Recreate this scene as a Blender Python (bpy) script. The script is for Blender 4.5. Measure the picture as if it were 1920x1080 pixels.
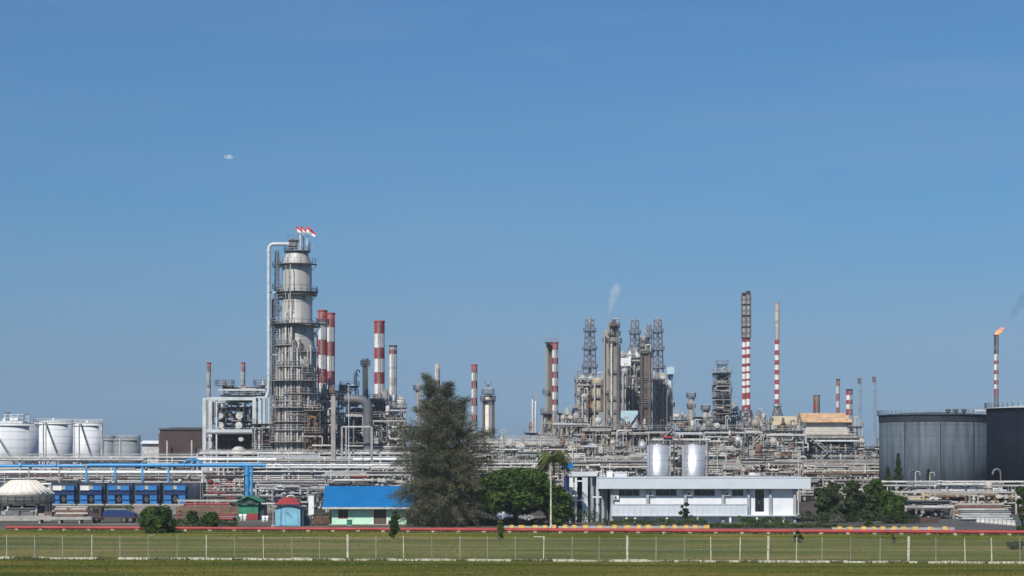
import bpy, math, random
from mathutils import Vector, Matrix
from math import radians as R, sin, cos, pi, tau
for o in list(bpy.data.objects): bpy.data.objects.remove(o)
S = bpy.context.scene
COL = S.collection
# ------------------------------------------------------------------ camera, sky, sun, exposure
F = 3583.0; H = 10.0; HY = 857.0            # focal length in photo pixels, eye height, row of the horizon
cd = bpy.data.cameras.new('camera'); cam = bpy.data.objects.new('camera', cd); COL.objects.link(cam)
cam.location = (0, 0, H); cam.rotation_euler = (R(90), 0, 0)
cd.sensor_width = 36; cd.lens = 36*F/1920; cd.shift_y = (HY-540)/1920
cd.clip_start = 0.5; cd.clip_end = 40000
S.camera = cam
S.render.resolution_x = 1024; S.render.resolution_y = 576
SUN_EL = 43; SUN_AZ = 205                     # azimuth clockwise from +Y: behind the camera and to its left
W = bpy.data.worlds.new('World'); S.world = W; W.use_nodes = True
wn = W.node_tree.nodes; wl = W.node_tree.links; wn.clear()
wo = wn.new('ShaderNodeOutputWorld'); bg = wn.new('ShaderNodeBackground'); sky = wn.new('ShaderNodeTexSky')
sky.sky_type = 'NISHITA'; sky.sun_disc = False; sky.sun_elevation = R(SUN_EL); sky.sun_rotation = R(SUN_AZ)
sky.air_density = 1.0; sky.dust_density = 0.3; sky.ozone_density = 3.0; sky.altitude = 0
bg.inputs['Strength'].default_value = 0.085
# clearer, deeper blue away from the horizon, and thin pale streaks low in the sky
tc = wn.new('ShaderNodeTexCoord'); sx = wn.new('ShaderNodeSeparateXYZ'); wl.new(tc.outputs['Generated'], sx.inputs[0])
ramp = wn.new('ShaderNodeValToRGB'); wl.new(sx.outputs['Z'], ramp.inputs[0])
e = ramp.color_ramp.elements
e[0].position = 0.0; e[0].color = (0.25, 0.41, 0.80, 1)
e[1].position = 0.6; e[1].color = (0.62, 0.85, 1.0, 1)
for p, c in ((.016, (.267, .422, .78)), (.044, (.301, .433, .70)), (.0715, (.33, .48, .692)), (.1265, (.334, .558, .748)), (.1804, (.375, .615, .80)), (.23, (.385, .64, .85))):
    k = e.new(p); k.color = (*c, 1)
mul = wn.new('ShaderNodeMixRGB'); mul.blend_type = 'MULTIPLY'; mul.inputs[0].default_value = 1
wl.new(sky.outputs[0], mul.inputs[1]); wl.new(ramp.outputs[0], mul.inputs[2])
mp = wn.new('ShaderNodeMapping'); mp.inputs['Scale'].default_value = (3, 3, 26)
nz = wn.new('ShaderNodeTexNoise'); nz.inputs['Scale'].default_value = 1.5; nz.inputs['Detail'].default_value = 5
wl.new(tc.outputs['Generated'], mp.inputs[0]); wl.new(mp.outputs[0], nz.inputs[0])
cr = wn.new('ShaderNodeMapRange'); cr.inputs[1].default_value = 0.44; cr.inputs[2].default_value = 0.72; cr.inputs[3].default_value = 0; cr.inputs[4].default_value = 0.15
wl.new(nz.outputs[0], cr.inputs[0])
cm = wn.new('ShaderNodeMixRGB'); wl.new(cr.outputs[0], cm.inputs[0]); wl.new(mul.outputs[0], cm.inputs[1]); cm.inputs[2].default_value = (2.9, 3.9, 5.2, 1)
wl.new(cm.outputs[0], bg.inputs['Color']); wl.new(bg.outputs[0], wo.inputs[0])
ld = bpy.data.lights.new('sun', 'SUN'); ld.energy = 4.4; ld.angle = R(0.5); ld.color = (1, 0.95, 0.88)
sun = bpy.data.objects.new('sun', ld); COL.objects.link(sun)
sd = Vector((sin(R(SUN_AZ))*cos(R(SUN_EL)), cos(R(SUN_AZ))*cos(R(SUN_EL)), sin(R(SUN_EL))))
sun.rotation_euler = sd.to_track_quat('Z', 'Y').to_euler(); sun.location = (-60, -60, 90)
vs = S.view_settings; vs.view_transform = 'Standard'; vs.look = 'None'; vs.gamma = 1; vs.exposure = 0.25
S.render.engine = 'CYCLES'
S.cycles.volume_bounces = 3

# ------------------------------------------------------------------ materials
MATS = {}
def mat(name, col, rough=0.7, metal=0.0, var=0.25, scale=0.6, rust=0.0, rustcol=(.16, .07, .035), streak=False, bump=0.0, fine=0.0, spec=0.4, sub=0):
    m = bpy.data.materials.new(name); m.use_nodes = True; MATS[name] = m
    n = m.node_tree.nodes; l = m.node_tree.links; b = n['Principled BSDF']
    b.inputs['Roughness'].default_value = rough; b.inputs['Metallic'].default_value = metal
    b.inputs['Specular IOR Level'].default_value = spec
    t = n.new('ShaderNodeTexCoord'); mpp = n.new('ShaderNodeMapping'); l.new(t.outputs['Object'], mpp.inputs[0])
    if streak: mpp.inputs['Scale'].default_value = (1, 1, 0.08)
    oi = n.new('ShaderNodeObjectInfo')
    ad = n.new('ShaderNodeVectorMath'); ad.operation = 'ADD'; l.new(mpp.outputs[0], ad.inputs[0])
    ml = n.new('ShaderNodeMath'); ml.operation = 'MULTIPLY'; ml.inputs[1].default_value = 50; l.new(oi.outputs['Random'], ml.inputs[0])
    l.new(ml.outputs[0], ad.inputs[1])
    no = n.new('ShaderNodeTexNoise'); no.inputs['Scale'].default_value = scale; no.inputs['Detail'].default_value = 6; no.inputs['Roughness'].default_value = .62
    l.new(ad.outputs[0], no.inputs[0])
    rp = n.new('ShaderNodeMapRange'); rp.inputs[1].default_value = .3; rp.inputs[2].default_value = .7
    rp.inputs[3].default_value = 1-var; rp.inputs[4].default_value = 1+var*.5; l.new(no.outputs[0], rp.inputs[0])
    mx = n.new('ShaderNodeMixRGB'); mx.blend_type = 'MULTIPLY'; mx.inputs[0].default_value = 1; mx.inputs[1].default_value = (*col, 1)
    l.new(rp.outputs[0], mx.inputs[2]); out = mx.outputs[0]
    if fine:
        n3 = n.new('ShaderNodeTexNoise'); n3.inputs['Scale'].default_value = 3.5; n3.inputs['Detail'].default_value = 3; l.new(ad.outputs[0], n3.inputs[0])
        r3 = n.new('ShaderNodeMapRange'); r3.inputs[1].default_value = .35; r3.inputs[2].default_value = .65; r3.inputs[3].default_value = 1-fine; r3.inputs[4].default_value = 1+fine
        l.new(n3.outputs[0], r3.inputs[0]); m3 = n.new('ShaderNodeMixRGB'); m3.blend_type = 'MULTIPLY'; m3.inputs[0].default_value = 1
        l.new(out, m3.inputs[1]); l.new(r3.outputs[0], m3.inputs[2]); out = m3.outputs[0]
    if rust > 0:
        n2 = n.new('ShaderNodeTexNoise'); n2.inputs['Scale'].default_value = scale*2.3; n2.inputs['Detail'].default_value = 7; l.new(ad.outputs[0], n2.inputs[0])
        r2 = n.new('ShaderNodeMapRange'); r2.inputs[1].default_value = .72-rust*.35; r2.inputs[2].default_value = .80-rust*.3; l.new(n2.outputs[0], r2.inputs[0])
        m2 = n.new('ShaderNodeMixRGB'); l.new(r2.outputs[0], m2.inputs[0]); l.new(out, m2.inputs[1]); m2.inputs[2].default_value = (*rustcol, 1); out = m2.outputs[0]
    l.new(out, b.inputs['Base Color'])
    if bump:
        bp = n.new('ShaderNodeBump'); bp.inputs['Strength'].default_value = bump; bp.inputs['Distance'].default_value = .1
        l.new(no.outputs[0], bp.inputs['Height']); l.new(bp.outputs[0], b.inputs['Normal'])
    return m
mat('galv', (.40, .41, .40), .5, .25, .35, .5, .25)
mat('steel_light', (.50, .535, .55), .55, 0, .25, .5, .15)
mat('beige', (.42, .385, .34), .7, 0, .35, .4, .35)
mat('stone', (.32, .30, .28), .7, 0, .35, .4, .3)
mat('tower_skin', (.46, .45, .425), .55, .2, .45, .45, .2, streak=True)
mat('tower_brown', (.13, .09, .07), .7, 0, .35, .4, .2)
mat('tower_olive', (.27, .25, .205), .7, 0, .3, .4, .25, streak=True)
mat('rust', (.165, .10, .07), .85, 0, .45, .8, .3, rustcol=(.08, .035, .02))
mat('rust_orange', (.33, .18, .085), .85, 0, .45, .8, .2)
mat('dark_steel', (.07, .07, .072), .6, .2, .4, .6, .25)
mat('mid_steel', (.16, .16, .16), .6, .2, .4, .6, .3)
mat('navy', (.022, .032, .055), .6, 0, .3, .4)
mat('white_paint', (.74, .74, .72), .5, 0, .18, .5, .08)
mat('white_dirty', (.50, .49, .455), .6, 0, .35, .6, .3)
mat('alu', (.62, .63, .64), .45, .5, .2, .5)
mat('alu_clean', (.62, .64, .67), .5, .6, .22, .7, streak=True)
mat('stack_red', (.30, .04, .042), .65, 0, .3, .5, .1, rustcol=(.2, .16, .14))
mat('stack_white', (.70, .68, .65), .6, 0, .22, .5, .15)
mat('stack_cream', (.52, .49, .43), .65, 0, .3, .5, .25)
mat('stack_soot', (.035, .03, .035), .8, 0, .3, .5)
mat('blue_pipe', (.045, .27, .55), .45, 0, .2, .5, .1)
mat('blue_bright', (.02, .16, .42), .45, 0, .25, .6)
mat('blue_navy', (.01, .03, .12), .5, 0, .3, .6)
mat('blue_roof', (.0, .135, .36), .55, 0, .18, .35)
mat('sky_blue', (.19, .43, .55), .6, 0, .25, .6)
mat('red_paint', (.34, .04, .035), .6, 0, .35, .35, .12, rustcol=(.22, .06, .05))
mat('red_roof', (.30, .04, .04), .6, 0, .3, .5)
mat('mint', (.46, .72, .55), .7, 0, .14, .7)
mat('green_paint', (.03, .20, .115), .6, 0, .3, .8, .1)
mat('cream', (.74, .70, .60), .7, 0, .16, .5, .08)
mat('tank_white', (.62, .64, .65), .5, 0, .16, .22, .1, streak=True)
mat('tank_grey', (.20, .22, .235), .6, 0, .25, .25, .1, streak=True)
mat('concrete', (.36, .35, .32), .85, 0, .3, .7, fine=.12)
mat('concrete_pale', (.47, .46, .36), .85, 0, .35, 1.2, fine=.2)
mat('yellow_paint', (.72, .46, .12), .6, 0, .3, 1.5)
mat('brown_wall', (.07, .045, .04), .8, 0, .3, .3, .15)
mat('rust_roof', (.50, .34, .20), .75, 0, .35, .35, .55, rustcol=(.40, .19, .08))
mat('tan_panel', (.42, .36, .24), .75, 0, .25, .35, .2, rustcol=(.34, .15, .06))
mat('pale_panel', (.50, .47, .42), .7, 0, .2, .35, .25, rustcol=(.42, .20, .08))
mat('clad_grey', (.084, .108, .132), .65, 0, .55, .9, streak=True, spec=.2)
mat('band_navy', (.028, .034, .045), .7, 0, .4, .6, spec=.2)
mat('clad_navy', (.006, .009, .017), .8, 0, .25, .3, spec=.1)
mat('clad_pale', (.42, .56, .62), .6, 0, .15, .5)
mat('bld_white', (.68, .70, .715), .6, 0, .08, .8)
mat('bld_fascia', (.52, .565, .60), .55, 0, .08, .5)
mat('bld_grey', (.30, .34, .36), .7, 0, .2, .8)
mat('glass_dark', (.015, .018, .022), .12, 0, .1, .5, spec=.8)
mat('door_brown', (.10, .075, .05), .6, 0, .2, .8)
mat('tyre', (.02, .02, .02), .8)
mat('car_white', (.75, .75, .75), .25, 0, .04, 1)
mat('car_silver', (.4, .42, .44), .3, .5, .04, 1)
mat('bark', (.085, .065, .048), .9, 0, .35, 2)
mat('bark_grey', (.22, .2, .17), .9, 0, .35, 2)
mat('red_flag', (.62, .015, .03), .7, 0, .1)
mat('duct_grey', (.125, .13, .135), .55, .1, .2, .4, .08)
mat('lattice_grey', (.14, .125, .145), .6, .1, .25, .5, .1)
mat('mast_grey', (.26, .30, .34), .6, 0, .2)
def leafmat(name, c1, c2, scale=.7):
    m = bpy.data.materials.new(name); m.use_nodes = True; MATS[name] = m
    n = m.node_tree.nodes; l = m.node_tree.links; b = n['Principled BSDF']; b.inputs['Roughness'].default_value = .65
    b.inputs['Specular IOR Level'].default_value = .1
    g = n.new('ShaderNodeTexCoord'); no = n.new('ShaderNodeTexNoise'); no.inputs['Scale'].default_value = scale; no.inputs['Detail'].default_value = 4
    l.new(g.outputs['Object'], no.inputs[0])
    r = n.new('ShaderNodeValToRGB'); r.color_ramp.elements[0].position = .36; r.color_ramp.elements[1].position = .64
    r.color_ramp.elements[0].color = (*c1, 1); r.color_ramp.elements[1].color = (*c2, 1)
    l.new(no.outputs[0], r.inputs[0]); l.new(r.outputs[0], b.inputs['Base Color'])
    tr = n.new('ShaderNodeBsdfTranslucent'); l.new(r.outputs[0], tr.inputs[0]); ms = n.new('ShaderNodeMixShader'); ms.inputs[0].default_value = .22
    l.new(b.outputs[0], ms.inputs[1]); l.new(tr.outputs[0], ms.inputs[2]); l.new(ms.outputs[0], n['Material Output'].inputs[0])
leafmat('leaf_casuarina', (.066, .073, .040), (.145, .148, .088), .35)
leafmat('leaf_green', (.022, .050, .010), (.085, .135, .028), .7)
leafmat('leaf_mid', (.035, .07, .018), (.085, .12, .035), .6)
leafmat('leaf_yellow', (.09, .12, .03), (.16, .2, .05), 1.)
leafmat('leaf_dark', (.028, .045, .018), (.07, .098, .036), .6)
leafmat('grass_leaf', (.095, .105, .032), (.155, .155, .058), .15)

# ------------------------------------------------------------------ mesh builder
class MB:
    def __init__(s): s.v = []; s.f = []; s.m = []; s.sm = []
    def add(s, vs, fs, mi=0, smooth=False):
        b = len(s.v); s.v += [tuple(v) for v in vs]
        for f in fs: s.f.append([i+b for i in f]); s.m.append(mi); s.sm.append(smooth)
    def box(s, x0, x1, y0, y1, z0, z1, mi=0):
        s.add([(x0,y0,z0),(x1,y0,z0),(x1,y1,z0),(x0,y1,z0),(x0,y0,z1),(x1,y0,z1),(x1,y1,z1),(x0,y1,z1)],
              [(0,3,2,1),(4,5,6,7),(0,1,5,4),(1,2,6,5),(2,3,7,6),(3,0,4,7)], mi)
    def cbox(s, c, d, mi=0): s.box(c[0]-d[0]/2, c[0]+d[0]/2, c[1]-d[1]/2, c[1]+d[1]/2, c[2]-d[2]/2, c[2]+d[2]/2, mi)
    def _basis(s, d):
        d = Vector(d).normalized(); u = Vector((0,0,1)) if abs(d.z) < .9 else Vector((0,1,0))
        a = d.cross(u).normalized(); return a, a.cross(d).normalized()
    def beam(s, p, q, w, h=None, mi=0):
        p = Vector(p); q = Vector(q); h = h or w; a, b = s._basis(q-p)
        vs = [c + a*(i*w/2) + b*(j*h/2) for c in (p, q) for i, j in ((-1,-1),(1,-1),(1,1),(-1,1))]
        s.add(vs, [(0,3,2,1),(4,5,6,7),(0,1,5,4),(1,2,6,5),(2,3,7,6),(3,0,4,7)], mi)
    def tube(s, pts, r, n=8, mi=0, cap=True):
        pts = [Vector(p) for p in pts]; rings = []
        for i, p in enumerate(pts):
            d = (pts[min(i+1, len(pts)-1)] - pts[max(i-1, 0)]).normalized()
            if i == 0: a, b = s._basis(d)
            else:
                a = (a - d*a.dot(d)); a = a.normalized() if a.length > 1e-4 else s._basis(d)[0]; b = a.cross(d).normalized()
            k = 1.0
            if 0 < i < len(pts)-1:
                c = (pts[i]-pts[i-1]).normalized().dot(d); k = 1/max(.5, c)
            rr = r[i] if isinstance(r, (list, tuple)) else r
            rings.append([p + (a*cos(tau*j/n) + b*sin(tau*j/n))*rr for j in range(n)])
        vs = [v for g in rings for v in g]; fs = []
        for i in range(len(pts)-1):
            for j in range(n):
                fs.append((i*n+j, i*n+(j+1)%n, (i+1)*n+(j+1)%n, (i+1)*n+j))
        s.add(vs, fs, mi, True)
        if cap:
            s.add(rings[0], [tuple(range(n))[::-1]], mi); s.add(rings[-1], [tuple(range(n))], mi)
    def pipe(s, pts, r, n=8, mi=0, bend=2.0):
        """polyline with rounded elbows"""
        P = [Vector(p) for p in pts]; out = [P[0]]
        for i in range(1, len(P)-1):
            a = P[i-1]-P[i]; b = P[i+1]-P[i]; k = min(r*bend, a.length*.45, b.length*.45)
            p0 = P[i]+a.normalized()*k; p1 = P[i]+b.normalized()*k
            for t in (0, .33, .67, 1): out.append(p0*(1-t)**2 + P[i]*2*t*(1-t) + p1*t*t)
        out.append(P[-1]); s.tube(out, r, n, mi)
    def lathe(s, prof, n=24, mi=0, cx=0, cy=0, smooth=True, bands=None):
        """prof: (r, z) bottom to top; bands: material per segment"""
        m = len(prof)
        vs = [(cx+r*cos(tau*j/n), cy+r*sin(tau*j/n), z) for r, z in prof for j in range(n)]
        b = len(s.v); s.v += vs
        for i in range(m-1):
            for j in range(n):
                s.f.append([b+i*n+j, b+i*n+(j+1)%n, b+(i+1)*n+(j+1)%n, b+(i+1)*n+j]); s.m.append(bands[i] if bands else mi); s.sm.append(smooth)
        s.f.append([b+(m-1)*n+j for j in range(n)]); s.m.append(bands[-1] if bands else mi); s.sm.append(False)
        s.f.append([b+j for j in range(n)][::-1]); s.m.append(bands[0] if bands else mi); s.sm.append(False)
    def drum(s, c, length, r, axis='x', n=16, mi=0):
        """capsule-like vessel with dished ends"""
        c = Vector(c); d = {'x': Vector((1,0,0)), 'y': Vector((0,1,0)), 'z': Vector((0,0,1))}[axis]
        h = length/2; pr = [(-h-r*.5, .02), (-h-r*.42, .55*r), (-h-r*.22, .85*r), (-h, r), (h, r), (h+r*.22, .85*r), (h+r*.42, .55*r), (h+r*.5, .02)]
        s.tube([c+d*t for t, _ in pr], [q for _, q in pr], n, mi)
    def rail(s, pts, h=1.1, closed=False, r=.035, step=1.8):
        P = [Vector(p) for p in pts]
        if closed: P.append(P[0])
        for a, b in zip(P, P[1:]):
            for z in (h, h*.5): s.beam(a+Vector((0,0,z)), b+Vector((0,0,z)), r*2)
            n = max(1, int((b-a).length/step))
            for i in range(n+1):
                p = a.lerp(b, i/n); s.beam(p, p+Vector((0,0,h)), r*2)
    def build(s, name, mats, parent=None, loc=None):
        me = bpy.data.meshes.new(name); me.from_pydata(s.v, [], s.f)
        if isinstance(mats, str): mats = [mats]
        for m in mats: me.materials.append(MATS[m])
        me.polygons.foreach_set('material_index', s.m); me.polygons.foreach_set('use_smooth', s.sm); me.update()
        o = bpy.data.objects.new(name, me); COL.objects.link(o)
        if parent is not None: o.parent = parent.o if isinstance(parent, Thing) else parent
        if loc: o.location = loc
        return o
def X(px, Y): return (px-960)/F*Y
def Z(py, Y): return H+(HY-py)/F*Y
def GY(py): return H*F/(py-HY)                # depth of the ground seen at row py
def tag(o, label=None, cat=None, group=None, kind=None):
    if label: o['label'] = label
    if cat: o['category'] = cat
    if group: o['group'] = group
    if kind: o['kind'] = kind
    return o
class Thing:
    def __init__(s, name, label, cat, px, Y, group=None, rz=0):
        s.o = bpy.data.objects.new(name, None); COL.objects.link(s.o); s.o.empty_display_size = 1
        s.x = X(px, Y); s.Y = Y; s.o.location = (s.x, Y, 0); s.o.rotation_euler = (0, 0, rz)
        tag(s.o, label, cat, group)
    def lx(s, px): return X(px, s.Y)-s.x
    def lz(s, py): return Z(py, s.Y)
    def w(s, px): return px/F*s.Y
def copy_tree(o, parent=None):
    c = o.copy(); COL.objects.link(c); c.parent = parent
    for ch in list(o.children): copy_tree(ch, c)
    return c

# ------------------------------------------------------------------ plant components
def ring_deck(parent, z, r, rin, a0=0, a1=tau, cx=0, cy=0, mat_='mid_steel', railmat='galv'):
    n = max(8, int(20*(a1-a0)/tau)); m = MB(); th = .16
    A = [a0+(a1-a0)*i/n for i in range(n+1)]
    vs = []
    for a in A:
        for rr, zz in ((rin, z), (r, z), (r, z-th), (rin, z-th)): vs.append((cx+rr*cos(a), cy+rr*sin(a), zz))
    fs = []
    for i in range(n):
        b = i*4
        for k in range(4): fs.append((b+k, b+(k+1)%4, b+4+(k+1)%4, b+4+k))
    fs += [(0,1,2,3), (n*4+3, n*4+2, n*4+1, n*4)]
    m.add(vs, fs)
    k = max(3, int(6*(a1-a0)/tau))
    for i in range(k+1):                       # brackets below
        a = a0+(a1-a0)*i/k
        m.beam((cx+r*.97*cos(a), cy+r*.97*sin(a), z-th), (cx+rin*cos(a), cy+rin*sin(a), z-th-(r-rin)), .1)
    d = m.build('platform', mat_, parent)
    q = MB(); q.rail([(cx+r*.98*cos(a), cy+r*.98*sin(a), z) for a in A], 1.15, r=.04); q.build('railing', railmat, d)
    return d
def ladder(parent, x, y, z0, z1, mat_='galv', cage=True, side=-1):
    m = MB()
    for s in (-.25, .25): m.beam((x+s, y, z0), (x+s, y, z1), .07)
    z = z0
    while z < z1: m.beam((x-.25, y, z), (x+.25, y, z), .04); z += .45
    if cage:
        z = z0+2.5
        while z < z1:
            m.tube([(x-.35, y, z), (x-.3, y-.55, z), (x, y-.75, z), (x+.3, y-.55, z), (x+.35, y, z)], .035, 4, cap=False); z += 1.2
        for s in (-.3, 0, .3): m.beam((x+s, y-.65, z0+2.5), (x+s, y-.65, z1), .05)
    m.build('ladder', mat_, parent)
def stack(px, w, ytop, Y, bands, label, group='red and white chimneys of the refinery', ybase=None, mats=('stack_red', 'stack_white', 'stack_soot', 'stack_cream', 'galv', 'stone'),
          cat='chimney', name='chimney', plats=(), taper=1.12, lad=True, lad_side=.0, rail_top=True, n=20):
    """bands: list of (row where the band starts, material index), top to bottom"""
    T = Thing(name, label, cat, px, Y, group); r = T.w(w)/2
    zt = T.lz(ytop); zb = 0.0
    zs = [T.lz(b[0]) for b in bands]; zs[0] = zt
    def rad(z): return r*(1+(taper-1)*(1-z/zt))
    segs = list(zip(zs, zs[1:]+[zb], [b[1] for b in bands]))
    prof = [(rad(zb), zb)]; bm = []
    for z1, z0, mi in reversed(segs): prof.append((rad(z1), z1)); bm.append(mi)
    prof += [(r*.82, zt), (r*.8, zt-1.2)]; bm += [2, 2]
    m = MB(); m.lathe(prof, n, bands=bm); m.build('shaft', list(mats), T)
    q = MB(); q.lathe([(r*1.02, zt-.35), (r*1.1, zt-.3), (r*1.1, zt+.05), (r*.86, zt+.06)], n, smooth=False)
    q.build('rim', [mats[bands[0][1]]], T)
    for py, pr in plats: ring_deck(T, T.lz(py), T.w(pr), r*.98)
    if lad:
        a = lad_side; ladder(T, r*1.12*sin(a), -r*1.12*cos(a)-.05, 0, zt-.4)
    return T
def column(px, Y, prof, label, mat_='tower_skin', plats=(), pipes=(), cat='column', name='distillation_column', group=None, n=24, top=True, lad=0.5, rings=3.2):
    """prof: (row, width px) top to bottom. plats: (row, half width px, a0, a1). pipes: (x px, top row, bottom row, radius m, mat)"""
    T = Thing(name, label, cat, px, Y, group)
    P = [(T.w(w)/2, T.lz(py)) for py, w in prof]
    r0, zt = P[0]
    pr = [(P[-1][0], 0)]
    for r, z in reversed(P):
        pr.append((r, z))
    pr += [(r0*.92, zt+r0*.28), (r0*.62, zt+r0*.5), (r0*.2, zt+r0*.6)]
    m = MB(); m.lathe(pr, n)
    z = 2
    while z < zt-1 and rings:                                    # insulation bands
        rr = [a for a, b in P if b <= z+.01]; rr = max(rr) if rr else P[-1][0]
        for (ra, za), (rb, zb) in zip(P[::-1], P[::-1][1:]):
            if za <= z <= zb: rr = ra+(rb-ra)*(z-za)/max(.001, zb-za)
        if z < P[-1][1]: rr = P[-1][0]
        m.lathe([(rr, z-.06), (rr+.05, z-.05), (rr+.05, z+.05), (rr, z+.06)], n, smooth=False); z += rings
    m.build('shell', mat_, T)
    if top:
        q = MB(); q.pipe([(0, 0, zt+r0*.5), (0, 0, zt+r0*.5+1.6), (r0*.9, -.2, zt+r0*.5+1.6), (r0*.9, -.2, zt-1.5)], max(.12, r0*.16), 8)
        q.build('vent_pipe', 'galv', T)
    for p in plats:
        py, hw = p[0], p[1]; a0 = p[2] if len(p) > 2 else 0; a1 = p[3] if len(p) > 3 else tau
        z = T.lz(py); rr = P[-1][0]
        for (ra, za), (rb, zb) in zip(P[::-1], P[::-1][1:]):
            if za <= z <= zb: rr = ra+(rb-ra)*(z-za)/max(.001, zb-za)
        if z > zt: rr = .1
        ring_deck(T, z, T.w(hw), min(rr, T.w(hw)-.3), a0, a1)
    for (ppx, pt, pb, rp, mm) in pipes:
        q = MB(); x = T.lx(ppx); y = -math.sqrt(max(0, P[-1][0]**2-x*x))-rp-.15
        zt2 = T.lz(pt); zb2 = max(0, T.lz(pb))
        q.pipe([(x*.5, y*.4, zt2), (x, y, zt2), (x, y, zb2)], rp, 8)
        q.build('riser_pipe', mm, T)
    if lad is not None:
        rr = P[-1][0]; ladder(T, rr*sin(lad)*1.05, -rr*cos(lad)*1.05-.1, 0, zt-.5)
    return T
CM = ['galv', 'beige', 'stone', 'galv', 'white_dirty', 'tower_brown', 'mid_steel', 'alu', 'beige', 'steel_light', 'dark_steel']
CMR = ['beige', 'stone', 'beige', 'rust', 'stone', 'white_dirty', 'mid_steel', 'galv', 'tower_olive', 'tower_brown']
def rnd_pipe(rg, T, x0, x1, y0, y1, z0, z1, mats, rmax=.3, riser=False):
    m = MB(); r = rg.choice((.1, .13, .18, .24, rmax)); k = rg.randint(3, 6)
    p = Vector((rg.uniform(x0, x1), rg.uniform(y0, y1), rg.uniform(z0, z1))); pts = [p.copy()]
    ax = rg.choice('xzz')
    for _ in range(k):
        q = p.copy()
        if ax == 'x': q.x = rg.uniform(x0, x1)
        elif ax == 'z': q.z = rg.uniform(z0, z1)
        else: q.y = rg.uniform(y0, y1)
        if (q-p).length > r*5: pts.append(q.copy()); p = q
        ax = rg.choice([a for a in ('xz' if rg.random() < .8 else 'xyz') if a != ax] or ['z'])
    if len(pts) < 2: pts.append(pts[0]+Vector((0, 0, max(1, (z1-z0)*.4))))
    m.pipe(pts, r, 7)
    for a, b in zip(pts, pts[1:]):                               # flanges and a valve with its handwheel
        if (b-a).length < 1.5: continue
        t = rg.uniform(.25, .75); c = a.lerp(b, t); d = (b-a).normalized()
        m.tube([c-d*.12, c+d*.12], r*1.6, 8)
        if rg.random() < .5:
            m.cbox(c, (r*2.6, r*2.6, r*2.6)); m.beam(c, c+Vector((0, -r*2-.35, 0)), .08); m.tube([c+Vector((0, -r*2-.33, 0)), c+Vector((0, -r*2-.39, 0))], .26, 8)
    return m.build('process_pipe', rg.choice(mats), T)
def stair(m, x0, x1, y, z0, z1, w=.9):
    n = max(3, int(abs(z1-z0)/.22))
    for s in (0, w): 
        m.beam((x0, y+s, z0), (x1, y+s, z1), .07, .25); m.beam((x0, y+s, z0+1), (x1, y+s, z1+1), .06)
    for i in range(n): 
        t = (i+.5)/n; m.cbox((x0+(x1-x0)*t, y+w/2, z0+(z1-z0)*t), (.27, w, .04))
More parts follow.
